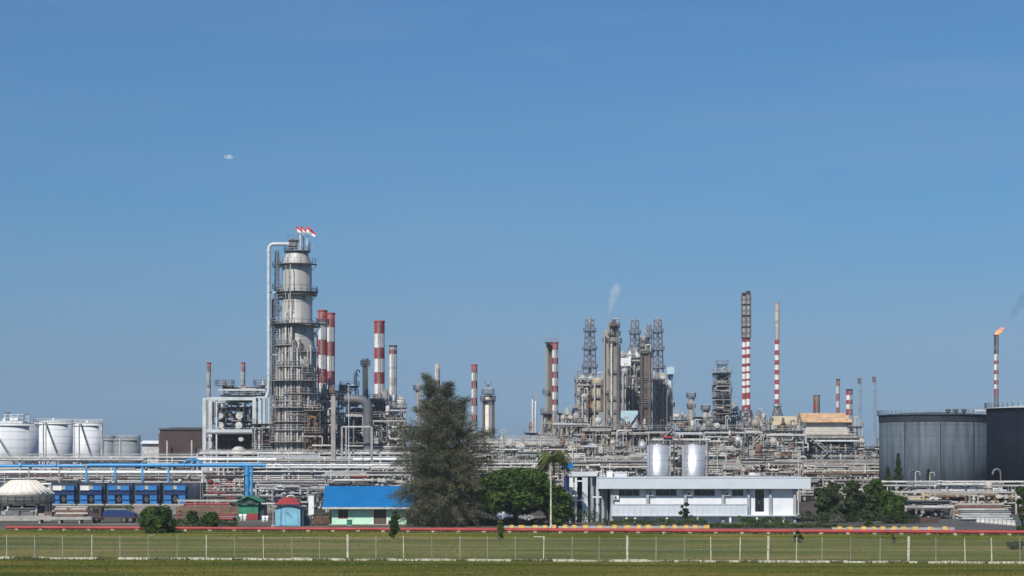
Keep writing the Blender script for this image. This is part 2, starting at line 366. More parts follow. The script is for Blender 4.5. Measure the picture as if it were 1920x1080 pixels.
def module(px0, px1, ytop, Y, depth, label, seed, nlev=3, mats=None, frame='galv', name='process_structure', cat='process structure', npipe=14, nves=3,
           group='steel process structures of the refinery', bays=None, solid=.35, top=True, zbase=0, stairs=False, colw=.3, rmax=.3):
    rg = random.Random(seed); mats = mats or CM
    T = Thing(name, label, cat, (px0+px1)/2, Y, group)
    x0, x1 = T.lx(px0), T.lx(px1); zt = T.lz(ytop); d = depth
    bays = bays or max(1, round((x1-x0)/5))
    xs = [x0+(x1-x0)*i/bays for i in range(bays+1)]; zs = [zbase+(zt-zbase)*(i+1)/nlev for i in range(nlev)]
    m = MB()
    for x in xs:
        for y in (0, d): m.box(x-colw/2, x+colw/2, y-colw/2, y+colw/2, 0, zt)
        for z in zs: m.beam((x, colw/2, z-.2), (x, d-colw/2, z-.2), .2, .35)
    for a, b in zip(xs, xs[1:]):
        for z in zs:
            for y in (0, d): m.beam((a+colw/2, y, z-.2), (b-colw/2, y, z-.2), .2, .35)
    for i, z in enumerate(zs):
        zp = zs[i-1] if i else zbase
        if rg.random() < .6:
            k = rg.randrange(bays); a, b = xs[k], xs[k+1]; mz = (zp+z)/2
            m.beam((a, 0, zp), (b, 0, z-.3), .12); 
            if rg.random() < .5: m.beam((b, 0, zp), (a, 0, z-.3), .12)
    m.build('steel_frame', frame, T)
    for i, z in enumerate(zs):
        k0 = 0 if rg.random() < .6 else rg.randrange(bays); k1 = bays if rg.random() < .7 else rg.randint(k0+1, bays)
        q = MB(); q.box(xs[k0]-.4, xs[k1]+.4, -.5, d+.5, z+.003, z+.11); dk = q.build('deck', rg.choice(('mid_steel', 'dark_steel', 'stone')), T)
        if i < nlev-1 or top:
            q = MB(); q.rail([(xs[k0]-.35, d+.4, z+.11), (xs[k0]-.35, -.4, z+.11), (xs[k1]+.35, -.4, z+.11), (xs[k1]+.35, d+.4, z+.11)], 1.1, r=.04); q.build('railing', rg.choice(('galv', 'white_dirty')), dk)
    lev = [zbase]+zs
    for i in range(nves):
        k = rg.randrange(len(lev)-1); z0 = lev[k]; hz = lev[k+1]-z0; b = rg.randrange(bays); bw = xs[b+1]-xs[b]; cx = (xs[b]+xs[b+1])/2
        if top and i % 4 == 3: z0 = lev[-1]; hz = rg.uniform(2, 4.2)
        q = MB(); t = rg.random(); y = rg.uniform(d*.15, d*.5)
        if t < .4:
            r = min(hz*.33, rg.uniform(.5, 1.2)); q.drum((cx, y, z0+r+.5), bw*.55, r, 'x')
            for s in (-.3, .3): q.box(cx+bw*s-.12, cx+bw*s+.12, y-r*.7, y+r*.7, z0+.11, z0+.5+r*.4)
            for s in (-.15, .1): q.tube([(cx+bw*s, y, z0+r*2+.4), (cx+bw*s, y, z0+r*2+.95)], .16, 8)
        elif t < .50:
            r = min(hz*.3, rg.uniform(.4, .8)); q.drum((cx, d*.45, z0+r+.5), d*.7, r, 'y', 18)
            q.box(cx-r*.7, cx+r*.7, d*.15, d*.15+.25, z0+.11, z0+.7); q.tube([(cx, -.0+d*.08, z0+r+.5), (cx, d*.1-.1, z0+r+.5)], r*1.08, 18)
        elif t < .76:
            r = min(bw*.2, rg.uniform(.3, .8)); cx += rg.uniform(-.2, .2)*bw; q.drum((cx, y, z0+hz*.5), hz*.62, r, 'z')
            q.lathe([(r+.25, z0+hz*.45), (r+.25, z0+hz*.45+.12)], 12, cx=cx, cy=y, smooth=False)
        else:
            bw *= rg.uniform(.4, 1); hz *= rg.uniform(.5, 1); q.box(cx-bw*.33, cx+bw*.33, y, y+d*.35, z0+.11, z0+hz*.72); q.box(cx-bw*.36, cx+bw*.36, y-.05, y+d*.38, z0+hz*.72+.003, z0+hz*.76)
            for s in range(5): q.box(cx-bw*.3+s*bw*.13, cx-bw*.3+s*bw*.13+.08, y-.06, y-.003, z0+.2, z0+hz*.7)
        q.build('vessel', rg.choice(mats), T)
    for i in range(npipe):
        k = rg.randrange(len(lev)-1)
        z0, z1 = lev[k]+.2, lev[min(len(lev)-1, k+rg.choice((1, 1, 2)))]-.1
        rnd_pipe(rg, T, x0-.3, x1+.3, -.9, d*.7, z0, z1, mats, rmax)
    for i in range(max(1, npipe//5)):                             # long horizontals in front
        q = MB(); z = rg.choice(zs)+rg.uniform(-1.2, -.5); y = rg.uniform(-.8, -.4); r = rg.choice((.1, .15, .22))
        q.pipe([(x0-.6, y, z), (x1+.6, y, z), (x1+.6, y+.1, z-rg.uniform(1, 2.5))], r, 7); q.build('header_pipe', rg.choice(['galv', 'beige', 'white_dirty', 'stone', 'steel_light']), T)
    if top:
        for i in range(rg.randint(1, 3)):
            q = MB(); x = rg.uniform(x0, x1); hh = rg.uniform(1.5, 4); q.pipe([(x, d*.3, zt), (x, d*.3, zt+hh), (x+.8, d*.3, zt+hh), (x+.8, d*.3, zt+hh-.6)], rg.choice((.09, .14)), 6); q.build('vent_pipe', rg.choice(mats), T)
    if stairs and nlev > 1:
        q = MB()
        for i in range(len(lev)-1):
            a = x0+(x1-x0)*.15; b = min(x1, a+(lev[i+1]-lev[i])*1.1)
            if i % 2: a, b = b, a
            stair(q, a, b, -1.5, lev[i], lev[i+1])
        q.build('stair', 'galv', T)
    return T
def rack(px0, px1, Y, rows, label, seed, depth=5, mats=None, frame='galv', nper=3, step=6, rmin=.1, rmax=.3, name='pipe_rack', group='pipe racks crossing the refinery', drops=6, trough=True, pts=None):
    """rows: image rows of the levels, top to bottom"""
    rg = random.Random(seed); mats = mats or CM
    T = Thing(name, label, 'pipe rack', (px0+px1)/2, Y, group)
    x0, x1 = T.lx(px0), T.lx(px1); zs = [T.lz(r) for r in rows]
    n = max(1, round((x1-x0)/step)); m = MB()
    for i in range(n+1):
        x = x0+(x1-x0)*i/n
        for y in (0, depth): m.box(x-.14, x+.14, y-.14, y+.14, 0, zs[0]+.3)
        for z in zs: m.beam((x, .14, z-.15), (x, depth-.14, z-.15), .22, .28)
        if i < n and rg.random() < .3:
            m.beam((x, 0, zs[-1]*.1), (x+(x1-x0)/n, 0, zs[-1]-.3), .1)
    for z in zs:
        for y in (0, depth): m.beam((x0, y, z-.45), (x1, y, z-.45), .16, .22)
    m.build('steel_frame', frame, T)
    for z in zs:
        ys = sorted(rg.uniform(.1, depth-.2) for _ in range(nper)); ys[0] = .12
        for y in ys:
            r = rg.choice((rmin, .14, .18, rmax)); q = MB()
            a = x0 if rg.random() < .75 else x0+(x1-x0)*rg.uniform(.1, .5); b = x1 if rg.random() < .75 else x0+(x1-x0)*rg.uniform(.6, .95)
            pp = [(a, y, z+r), (b, y, z+r)]
            if rg.random() < .4: pp.append((b, y, max(.5, z-rg.uniform(1, 4))))
            q.pipe(pp, r, 8); x = a+2
            while x < b: q.tube([(x-.1, y, z+r), (x+.1, y, z+r)], r*1.45, 8); x += rg.uniform(5, 14)
            q.build('long_pipe', rg.choice([m_ for m_ in mats if m_ != 'rust'] if rg.random() < .75 else mats), T)
    for i in range(drops):
        rnd_pipe(rg, T, x0, x1, -.7, 1.5, .8, zs[0], mats, .22)
    if trough:
        q = MB(); q.box(x0, x1, depth*.55, depth*.75, zs[0]+.9, zs[0]+1.1); q.rail([(x0, .0, zs[0]+.3), (x1, 0, zs[0]+.3)], 1.0, r=.035, step=2.4); q.build('walkway', 'galv', T)
    return T
def lattice(px, Y, ytop, wt, ybot, wb, label, mat_='mid_steel', name='lattice_tower', cat='lattice tower', group=None, cell=3.0, bw=.16, core=True, zfoot=0):
    T = Thing(name, label, cat, px, Y, group); zt = T.lz(ytop); zb = T.lz(ybot)
    a, b = T.w(wt)/2, T.w(wb)/2
    def hw(z): return a+(b-a)*(zt-z)/(zt-zb) if z > zb else b
    m = MB(); zs = [zfoot]; 
    while zs[-1] < zt-cell*.6: zs.append(zs[-1]+cell)
    zs[-1] = zt
    C = ((-1,-1),(1,-1),(1,1),(-1,1))
    for z0, z1 in zip(zs, zs[1:]):
        for k in range(4):
            p = C[k]; q = C[(k+1) % 4]; w0, w1 = hw(z0), hw(z1)
            m.beam((p[0]*w0, p[1]*w0, z0), (p[0]*w1, p[1]*w1, z1), bw*1.3)
            m.beam((p[0]*w1, p[1]*w1, z1), (q[0]*w1, q[1]*w1, z1), bw)
            m.beam((p[0]*w0, p[1]*w0, z0), (q[0]*w1, q[1]*w1, z1), bw*.8); m.beam((q[0]*w0, q[1]*w0, z0), (p[0]*w1, p[1]*w1, z1), bw*.8)
    m.build('lattice_frame', mat_, T)
    for i, z in enumerate(zs[2::3]):
        w = hw(z)+.5; q = MB(); q.box(-w, w, -w, w, z, z+.1); d = q.build('platform', 'mid_steel', T)
        q = MB(); q.rail([(-w, -w, z+.1), (w, -w, z+.1), (w, w, z+.1), (-w, w, z+.1)], 1.0, True); q.build('railing', mat_, d)
    if core:
        q = MB(); q.tube([(0, 0, zfoot), (0, 0, zt+1)], a*.35, 10); q.build('inner_pipe', 'galv', T)
    return T
# ------------------------------------------------------------------ ground
def sheet(name, pts, z, m, kind='structure'):
    q = MB(); q.add([(x, y, z) for x, y in pts], [tuple(range(len(pts)))]); o = q.build(name, m); tag(o, kind=kind); return o
def groundmat(name, cols, scale, stretch=(1, 1, 1), rough=.95, detail=8, bump=.3, s2=6.0, v2=.35):
    m = bpy.data.materials.new(name); m.use_nodes = True; MATS[name] = m
    n = m.node_tree.nodes; l = m.node_tree.links; b = n['Principled BSDF']; b.inputs['Roughness'].default_value = rough; b.inputs['Specular IOR Level'].default_value = .03
    t = n.new('ShaderNodeTexCoord'); mpp = n.new('ShaderNodeMapping'); mpp.inputs['Scale'].default_value = stretch; l.new(t.outputs['Object'], mpp.inputs[0])
    a = n.new('ShaderNodeTexNoise'); a.inputs['Scale'].default_value = scale; a.inputs['Detail'].default_value = detail; a.inputs['Roughness'].default_value = .6; l.new(mpp.outputs[0], a.inputs[0])
    r = n.new('ShaderNodeValToRGB'); el = r.color_ramp.elements
    for i, (p, c) in enumerate(cols):
        k = el[i] if i < 2 else el.new(p)
        k.position = p; k.color = (*c, 1)
    l.new(a.outputs[0], r.inputs[0])
    c2 = n.new('ShaderNodeTexNoise'); c2.inputs['Scale'].default_value = s2; c2.inputs['Detail'].default_value = 4; l.new(t.outputs['Object'], c2.inputs[0])
    mr = n.new('ShaderNodeMapRange'); mr.inputs[1].default_value = .3; mr.inputs[2].default_value = .7; mr.inputs[3].default_value = 1-v2; mr.inputs[4].default_value = 1+v2; l.new(c2.outputs[0], mr.inputs[0])
    mx = n.new('ShaderNodeMixRGB'); mx.blend_type = 'MULTIPLY'; mx.inputs[0].default_value = 1; l.new(r.outputs[0], mx.inputs[1]); l.new(mr.outputs[0], mx.inputs[2])
    l.new(mx.outputs[0], b.inputs['Base Color'])
    bp = n.new('ShaderNodeBump'); bp.inputs['Strength'].default_value = bump; bp.inputs['Distance'].default_value = .15; l.new(c2.outputs[0], bp.inputs['Height']); l.new(bp.outputs[0], b.inputs['Normal'])
groundmat('far_ground', [(.3, (.10, .105, .05)), (.7, (.15, .13, .085))], .01)
groundmat('field', [(.38, (.068, .084, .012)), (.47, (.102, .114, .016)), (.55, (.148, .142, .026)), (.63, (.22, .17, .065))], .07, (.4, 1.9, 1), s2=3.5, v2=.45)
groundmat('verge', [(.38, (.046, .060, .007)), (.49, (.078, .086, .011)), (.60, (.130, .114, .022))], .07, (.4, 1.9, 1), s2=3.5, v2=.45)
groundmat('yard', [(.3, (.055, .055, .04)), (.52, (.11, .10, .085)), (.72, (.20, .19, .17))], .12, (.5, 1, 1))
groundmat('gravel', [(.3, (.16, .12, .10)), (.5, (.24, .20, .17)), (.7, (.32, .29, .25))], .15)
groundmat('shaded_plant_ground', [(.3, (.045, .038, .033)), (.52, (.075, .062, .053)), (.72, (.12, .10, .085))], .2)  # brown plant ground, darkened so its colour carries the shade behind the racks
groundmat('asphalt', [(.3, (.07, .07, .07)), (.7, (.12, .12, .12))], .2)
def fy(x): return 183.5 - x*.085               # depth of the boundary fence at x
def py_(x): return 251.5 - x*.125              # depth of the red pipeline at x
BG = 30000
sheet('ground', [(-BG, -2000), (BG, -2000), (BG, BG), (-BG, BG)], -.012, 'far_ground')
sheet('verge', [(-160, 60), (160, 60), (160, fy(160)), (-160, fy(-160))], -.004, 'verge')
sheet('field', [(-160, fy(-160)), (160, fy(160)), (160, py_(160)+4), (-160, py_(-160)+4)], -.004, 'field')
sheet('yard', [(-160, py_(-160)+4), (160, py_(160)+4), (230, 1100), (-230, 1100)], -.004, 'yard')
sheet('shaded_plant_ground', [(-200, 325), (200, 325), (230, 1000), (-230, 1000)], 0, 'shaded_plant_ground')
sheet('gravel', [(-72, 335), (-44, 328), (-40, 400), (-80, 400)], .005, 'gravel')
sheet('road', [(X(1650, 262), 258), (X(1990, 250), 252), (X(1960, 330), 330), (X(1640, 330), 330)], .006, 'asphalt')

# grass tufts, thick near the fence
def tufts():
    rg = random.Random(5); m = MB()
    def one(x, y, h, w):
        a = rg.uniform(0, pi); dx, dy = cos(a)*w, sin(a)*w; lx, ly = rg.uniform(-.5, .5)*h, rg.uniform(-.5, .5)*h
        m.add([(x-dx, y-dy, -.02), (x+dx, y+dy, -.02), (x+lx, y+ly, h)], [(0, 1, 2)])
    for i in range(18000):
        y = 158+(rg.random()**1.0)*96; hw = y*.275; x = rg.uniform(-hw, hw)
        one(x, y, rg.uniform(.05, .17), rg.uniform(.04, .12))
    for i in range(5200):
        x = rg.uniform(-54, 54); k = sin(x*.9)+sin(x*.37+1)+sin(x*2.3)
        if k < .6 and rg.random() < .88: continue
        one(x, fy(x)-rg.uniform(.1, .5)*1.2, rg.uniform(.12, .42), rg.uniform(.03, .08))
    for i in range(5000):
        x = rg.uniform(-68, 66); one(x, py_(x)-rg.uniform(-.3, 1.2), rg.uniform(.1, .35), rg.uniform(.04, .1))
    tag(m.build('grass', 'grass_leaf'), 'short rough grass growing over the field and along the fence', 'grass', kind='stuff')
tufts()

# ------------------------------------------------------------------ boundary fence
def chainmat():
    m = bpy.data.materials.new('chain_link'); m.use_nodes = True; MATS['chain_link'] = m
    n = m.node_tree.nodes; l = m.node_tree.links; b = n['Principled BSDF']; b.inputs['Base Color'].default_value = (.11, .115, .10, 1); b.inputs['Roughness'].default_value = .7
    t = n.new('ShaderNodeTexCoord'); out = None
    for sg in (1, -1):
        mpp = n.new('ShaderNodeMapping'); mpp.inputs['Rotation'].default_value = (0, R(45*sg), 0); l.new(t.outputs['Object'], mpp.inputs[0])
        w = n.new('ShaderNodeTexWave'); w.inputs['Scale'].default_value = 3.2; l.new(mpp.outputs[0], w.inputs[0])
        g = n.new('ShaderNodeMath'); g.operation = 'GREATER_THAN'; g.inputs[1].default_value = .965; l.new(w.outputs['Fac'], g.inputs[0])
        if out is None: out = g.outputs[0]
        else:
            x = n.new('ShaderNodeMath'); x.operation = 'MAXIMUM'; l.new(out, x.inputs[0]); l.new(g.outputs[0], x.inputs[1]); out = x.outputs[0]
    tr = n.new('ShaderNodeBsdfTransparent'); ms = n.new('ShaderNodeMixShader'); l.new(out, ms.inputs[0]); l.new(tr.outputs[0], ms.inputs[1]); l.new(b.outputs[0], ms.inputs[2])
    l.new(ms.outputs[0], n['Material Output'].inputs[0])
mat('post_grey', (.24, .25, .20), .9, 0, .3, 2)
chainmat()
def fence():
    T = Thing('boundary_fence', 'long chain link fence with pale posts on a concrete strip across the grass', 'fence', 960, 183.5)
    T.o.location = (0, 0, 0)
    rg = random.Random(3); Ys = lambda x: fy(x)
    px = -40
    big = {652, 1176, 1440, 1703}
    posts = [12, 65, 118, 172, 225, 278, 332, 387, 440, 494, 547, 599, 652, 705, 757, 810, 862, 914, 966, 1019, 1072, 1123, 1176, 1230, 1283, 1333, 1387, 1440, 1493, 1541, 1595, 1650, 1703, 1755, 1810, 1860, 1913, 1965]
    pv = []
    for p in posts:
        x = X(p, 183.5); x = X(p, Ys(x)); y = Ys(x); q = MB(); w = .10 if p in big else rg.choice((.03, .04, .05)); h = 2.5 if p in big else 2.4
        lean = rg.uniform(-.06, .06)
        q.beam((x, y, 0), (x+lean, y, h), w*2, w*2)
        if p in (1019, 278): q.beam((x+w, y, h-.05), (x-.95 if p == 1019 else x+.6, y, h-.02), .07)
        q.build('post', 'concrete_pale' if p in big or rg.random() < .25 else 'post_grey', T)
    xs = [X(-40, 187), X(1980, 178)]
    for i in range(60):                                         # base strip in cast lengths
        a = xs[0]+(xs[1]-xs[0])*i/60; b = xs[0]+(xs[1]-xs[0])*(i+1)/60-.04
        if i in (2, 7): continue
        z = .2+rg.uniform(-.05, .04); ya, yb = fy(a), fy(b); m = MB()
        m.add([(a, ya-.1, -.05), (b, yb-.1, -.05), (b, yb+.1, -.05), (a, ya+.1, -.05), (a, ya-.1, z), (b, yb-.1, z), (b, yb+.1, z), (a, ya+.1, z)],
              [(0,3,2,1),(4,5,6,7),(0,1,5,4),(1,2,6,5),(2,3,7,6),(3,0,4,7)])
        m.build('concrete_base', 'concrete_pale', T)
    q = MB(); a, b = xs; ya, yb = fy(a)+.005, fy(b)+.005
    q.add([(a, ya, .1), (b, yb, .1), (b, yb, 2.2), (a, ya, 2.2)], [(0, 1, 2, 3)]); q.build('wire_mesh', 'chain_link', T)
    q = MB()
    for z in (2.2, 1.2): q.tube([(a, ya, z), (b, yb, z)], .007, 5)
    q.build('wire', 'galv', T)
fence()
# ------------------------------------------------------------------ red pipeline along the field
def pipeline(a, b, dy, r, z, label, seed, px_extra=()):
    T = Thing('pipeline', label, 'pipeline', 960, 251, 'red pipelines along the field'); T.o.location = (0, 0, 0); rg = random.Random(seed)
    xa, xb = X(a, 258), X(b, 245)
    q = MB(); pts = [(xa, py_(xa)+dy, z), (xb, py_(xb)+dy, z)]; q.tube(pts, r, 14)
    x = xa+3
    while x < xb-1: 
        y = py_(x)+dy; q.tube([(x-.05, y, z), (x+.05, y, z)], r*1.07, 14); x += 12
    q.build('pipe', 'red_paint', T)
    x = xa+1.5
    while x < xb:
        y = py_(x)+dy; s = MB(); s.box(x-.22, x+.22, y-r-.15, y+r+.1, -.03, z-r*.75); s.build('support_block', 'concrete_pale', T); x += 3.35
pipeline(4, 1925, 0, .215, .42, 'front red pipeline on small concrete blocks running the whole width of the field', 1)
pipeline(820, 1925, .7, .17, .48, 'second thinner red pipeline behind the front one on the right half', 2)

# ------------------------------------------------------------------ trees and plants
def leafcloud(m, rg, blobs, n, size, flat=.55, shell=.55):
    tot = sum(b[3]*b[4]*b[5] for b in blobs)
    for bx, by, bz, rx, ry, rz in blobs:
        k = int(n*(rx*ry*rz)/tot)
        for _ in range(k):
            d = Vector((rg.gauss(0, 1), rg.gauss(0, 1), rg.gauss(0, 1))).normalized(); t = (shell+(1-shell)*rg.random()**.6)*rg.uniform(.88, 1.1)
            p = Vector((bx+d.x*rx*t, by+d.y*ry*t, bz+d.z*rz*t))
            s = size*rg.uniform(.6, 1.4)
            u = Vector((rg.gauss(0, 1), rg.gauss(0, 1), rg.gauss(0, flat))).normalized(); v = u.cross(d+Vector((rg.gauss(0, .6), rg.gauss(0, .6), rg.gauss(0, .6)))).normalized()
            m.add([p-u*s, p+v*s*.5, p+u*s, p-v*s*.5], [(0, 1, 2, 3)])
def broad_tree(px, pyb, ytop, wpx, label, seed, leaf='leaf_green', n=9000, size=.32, name='broadleaf_tree', cat='tree', nb=26, Y=None, group=None, zlow=.25, trunk=True, lean=0, rag=.85, core=0):
    rg = random.Random(seed); Y = Y or GY(pyb); T = Thing(name, label, cat, px, Y, group); h = T.lz(ytop); w = T.w(wpx)/2
    zl = h*zlow; blobs = []
    for i in range(nb):
        a = rg.uniform(0, tau); t = rg.random(); z = zl+(h-zl)*(t*.93); prof = math.sqrt(max(.05, 1-(abs(t-.42)/.62)**2.2))
        rr = w*prof*rg.uniform(.35, rag)*(rg.random()**.25); br = w*rg.uniform(.20, .36)
        blobs.append((cos(a)*rr+lean*t, sin(a)*rr, min(z, h-br*.6), br, br, br*.72))
    m = MB(); leafcloud(m, rg, blobs, n, size)
    if core: leafcloud(m, rg, [(lean*.4, 0, zl+(h-zl)*.47, w*core, w*core, (h-zl)*.5*min(1, core+.06))], int(n*.55), size*1.1, .55, .72)
    m.build('crown', leaf, T)
    q = MB(); th = h*.55; tr = max(.08, w*.06)
    q.tube([(0, 0, -.1), (rg.uniform(-.1, .1), 0, th*.4), (rg.uniform(-.3, .3), 0, th)], [tr*1.4, tr, tr*.6], 8)
    for b in blobs[:min(12, nb)]: q.tube([(0, 0, th*rg.uniform(.35, .7)), ((b[0])*.5, b[1]*.5, b[2]*.8), (b[0], b[1], b[2])], [tr*.5, tr*.35, tr*.15], 5)
    q.build('trunk', 'bark', T)
    return T
def feather_tree(px, pyb, ytop, wpx, label, seed):
    rg = random.Random(seed); T = Thing('casuarina_tree', label, 'tree', px, GY(pyb), 'trees in front of the refinery'); h = T.lz(ytop); w = T.w(wpx)/2
    m = MB(); q = MB(); tops = [(-.35*w, h*.985), (.08*w, h*.925), (.42*w, h*.83)]
    stems = []
    for tx, tz in tops:
        q.tube([(0, 0, -.1), (tx*.2, rg.uniform(-.3, .3), tz*.3), (tx*.7, rg.uniform(-.8, .8), tz*.65), (tx, rg.uniform(-.5, .5), tz*.99)], [.36, .27, .15, .03], 8); stems.append((tx, tz))
    def prof(t):   # crown half width over height
        
        K = ((0, .5), (.06, .74), (.12, .98), (.22, 1.04), (.5, .98), (.65, .86), (.8, .68), (.9, .46), (.97, .2), (1.01, .08))
        for (a, u), (b, v) in zip(K, K[1:]):
            if t <= b: return u+(v-u)*(t-a)/(b-a)
        return .08
    for i in range(700):
        t = rg.uniform(.02, .985); k = rg.choice((0, 0, 1, 1, 2))
        tx, tz = stems[k]; z0 = t*tz; a = rg.uniform(0, tau); L = w*prof(t)*rg.uniform(.42, 1.2)
        if t > .45: L *= max(.32, 1-(t-.45)*1.15)
        sx_ = tx*(.15*t+.85*t*t); base = Vector((sx_, 0, z0)); L = max(.5, L-abs(sx_)*.75 if cos(a)*sx_ > 0 else L*.9); L *= 1-.15*max(0, t-.5)
        up = rg.uniform(.15, .6)+(1.1*max(0, t-.45)) if t > .2 else rg.uniform(0, .2); droop = rg.uniform(.1, .35)*(1 if t > .3 else 1.5)
        pts = []
        for j in range(7):
            s = j/6; pts.append(base+Vector((cos(a)*L*s, sin(a)*L*s, L*(up*s-droop*s*s*.9+rg.uniform(-.03, .03)))))
        q.tube([pts[0], pts[3], pts[6]], [.07, .04, .015], 4, cap=False)
        for j in range(int(34+L*18)):
            s = rg.uniform(.12, 1.0)**.8; f = s*6; i0 = min(5, int(f)); p = pts[i0].lerp(pts[i0+1], f-i0)
            p = p+Vector((rg.gauss(0, .3), rg.gauss(0, .3), rg.gauss(0, .22)))
            d = Vector((cos(a)*.55+rg.gauss(0, .5), sin(a)*.55+rg.gauss(0, .5), rg.gauss(.45 if t > .45 else .0, .5))).normalized()*rg.uniform(.35, .95)
            sd_ = d.cross(Vector((rg.gauss(0, 1), rg.gauss(0, 1), rg.gauss(0, 1)))).normalized()*rg.uniform(.022, .05)
            m.add([p-sd_, p+sd_, p+d+Vector((0, 0, -.12))], [(0, 1, 2)])
    m.build('crown', 'leaf_casuarina', T); q.build('trunk', 'bark', T); return T
feather_tree(832, 986, 698, 196, 'tall dark feathery casuarina tree standing beside the blue roofed house', 11)
GT = 'trees in front of the refinery'
leafmat('leaf_palm', (.06, .10, .02), (.17, .20, .06), .8)
broad_tree(966, 986, 880, 158, 'wide round dark green tree right of the casuarina', 21, 'leaf_green', 20000, .27, nb=80, group=GT, zlow=.34, core=.82, rag=.98)
broad_tree(1046, 986, 912, 66, 'dense green tree behind the thin lamp pole beside the white building', 22, 'leaf_green', 7000, .28, nb=30, group=GT, zlow=.06, core=.8)
def palm(px, Y, yc, wpx, label, seed):
    rg = random.Random(seed); T = Thing('palm_tree', label, 'tree', px, Y, GT); h = T.lz(yc); w = T.w(wpx)/2
    q = MB(); q.tube([(0, 0, -.1), (.2, 0, h*.4), (.1, 0, h*.8), (0, 0, h)], [.28, .2, .17, .2], 10)
    z = .5
    while z < h-.3: q.tube([(.12, 0, z), (.12, 0, z+.08)], .24, 10); z += .55
    q.build('trunk', 'bark_grey', T)
    for i in range(38):
        m = MB(); a = tau*i/19*1.0+rg.uniform(-.15, .15); el = rg.uniform(-.5, 1.3); L = w*rg.uniform(.8, 1.15); pts = []
        n = 9
        for j in range(n+1):
            s = j/n; pts.append(Vector((cos(a)*L*s*(1-.12*s), sin(a)*L*s*(1-.12*s), h+L*(el*s-(1.05+el*.55)*s*s*.75))))
        m.tube([pts[0], pts[3], pts[6], pts[9]], [.06, .045, .03, .01], 5, cap=False)
        for j in range(70):
            s = rg.uniform(.1, 1); f = s*n; i0 = min(n-1, int(f)); p0 = pts[i0].lerp(pts[i0+1], f-i0); sd_ = (1 if j % 2 else -1); l_ = .9*(1-.5*abs(s-.45))*rg.uniform(.6, 1.1)
            out = Vector((-sin(a)*sd_, cos(a)*sd_, -.75))*l_+Vector((cos(a), sin(a), -.2))*l_*.5; t_ = Vector((cos(a), sin(a), .2))*.05
            m.add([p0-t_, p0+t_, p0+out], [(0, 1, 2)])
        m.build('frond', 'leaf_palm', T)
palm(1037, 288, 857, 70, 'palm tree with drooping yellowish fronds above the round green tree', 23)
broad_tree(880, 985, 925, 44, 'low yellow green tree with a thin trunk right of the casuarina base', 25, 'leaf_yellow', 2000, .3, nb=14, group=GT, zlow=.35, Y=284)
broad_tree(1085, 978, 940, 36, 'small dark bushy tree at the left corner of the white building', 26, 'leaf_dark', 2200, .25, nb=14, group=GT, zlow=.1)
broad_tree(1282, 977, 938, 26, 'young slender tree against the white building wall', 27, 'leaf_dark', 420, .25, nb=9, group=GT, zlow=.2, Y=290)
GB = 'shrubs beside the red pipeline'
broad_tree(294, 999, 948, 78, 'big rounded green shrub standing in front of the red pipeline', 31, 'leaf_green', 9500, .17, 'shrub', 'shrub', 46, group=GB, zlow=.03, core=.66, rag=1.02)
broad_tree(394, 986, 960, 38, 'small dark green shrub behind the pipeline left of the green hut', 32, 'leaf_green', 3200, .17, 'shrub', 'shrub', 20, group=GB, zlow=.04, Y=272, core=.85)
broad_tree(362, 985, 958, 34, 'sparse olive shrub behind the pipeline beside the big rounded one', 33, 'leaf_mid', 1500, .17, 'shrub', 'shrub', 14, group=GB, zlow=.04, Y=276, core=.6)
broad_tree(737, 1011, 955, 22, 'narrow upright shrub leaning over the pipeline before the blue roofed house', 34, 'leaf_mid', 3200, .16, 'shrub', 'shrub', 26, group=GB, zlow=.03, lean=.35, core=.6)
broad_tree(938, 1011, 976, 16, 'small bright green sapling in front of the pipeline right of the casuarina', 35, 'leaf_yellow', 1800, .13, 'shrub', 'shrub', 16, group=GB, zlow=.04, core=.6)
broad_tree(1497, 1018, 996, 20, 'little dark shrub on the field under the office building end', 36, 'leaf_green', 700, .16, 'shrub', 'shrub', 9, group=GB, zlow=.04)
broad_tree(1676, 1018, 1001, 12, 'tiny pale shrub on the field near the right end', 37, 'leaf_mid', 350, .14, 'shrub', 'shrub', 7, group=GB, zlow=.04)
broad_tree(1628, 1000, 940, 0.1+24, 'upright grey green shrub behind the pipeline near the row of trees', 38, 'leaf_mid', 900, .2, 'shrub', 'shrub', 9, group=GB, zlow=.1, Y=270)
GR = 'trees beside the right end of the office building'
broad_tree(1552, 984, 897, 68, 'dark green tree at the right end of the office building', 41, 'leaf_dark', 5000, .3, nb=22, group=GR, zlow=.03, Y=292, core=.55)
broad_tree(1602, 984, 902, 60, 'dense dark tree, second from the office building end', 42, 'leaf_dark', 4200, .3, nb=20, group=GR, zlow=.03, Y=295, core=.55)
broad_tree(1638, 984, 899, 60, 'tall dark tree in the middle of the row before the big grey tank', 43, 'leaf_green', 4200, .3, nb=20, group=GR, zlow=.03, Y=300, core=.55)
broad_tree(1676, 984, 914, 64, 'brighter green round tree at the right end of the row', 44, 'leaf_green', 5200, .28, nb=24, group=GR, zlow=.02, Y=288, core=.55)
broad_tree(1917, 1003, 905, 30, 'tall narrow green tree at the right edge of the field', 45, 'leaf_green', 3500, .25, nb=22, group=GR, zlow=.02, Y=262)
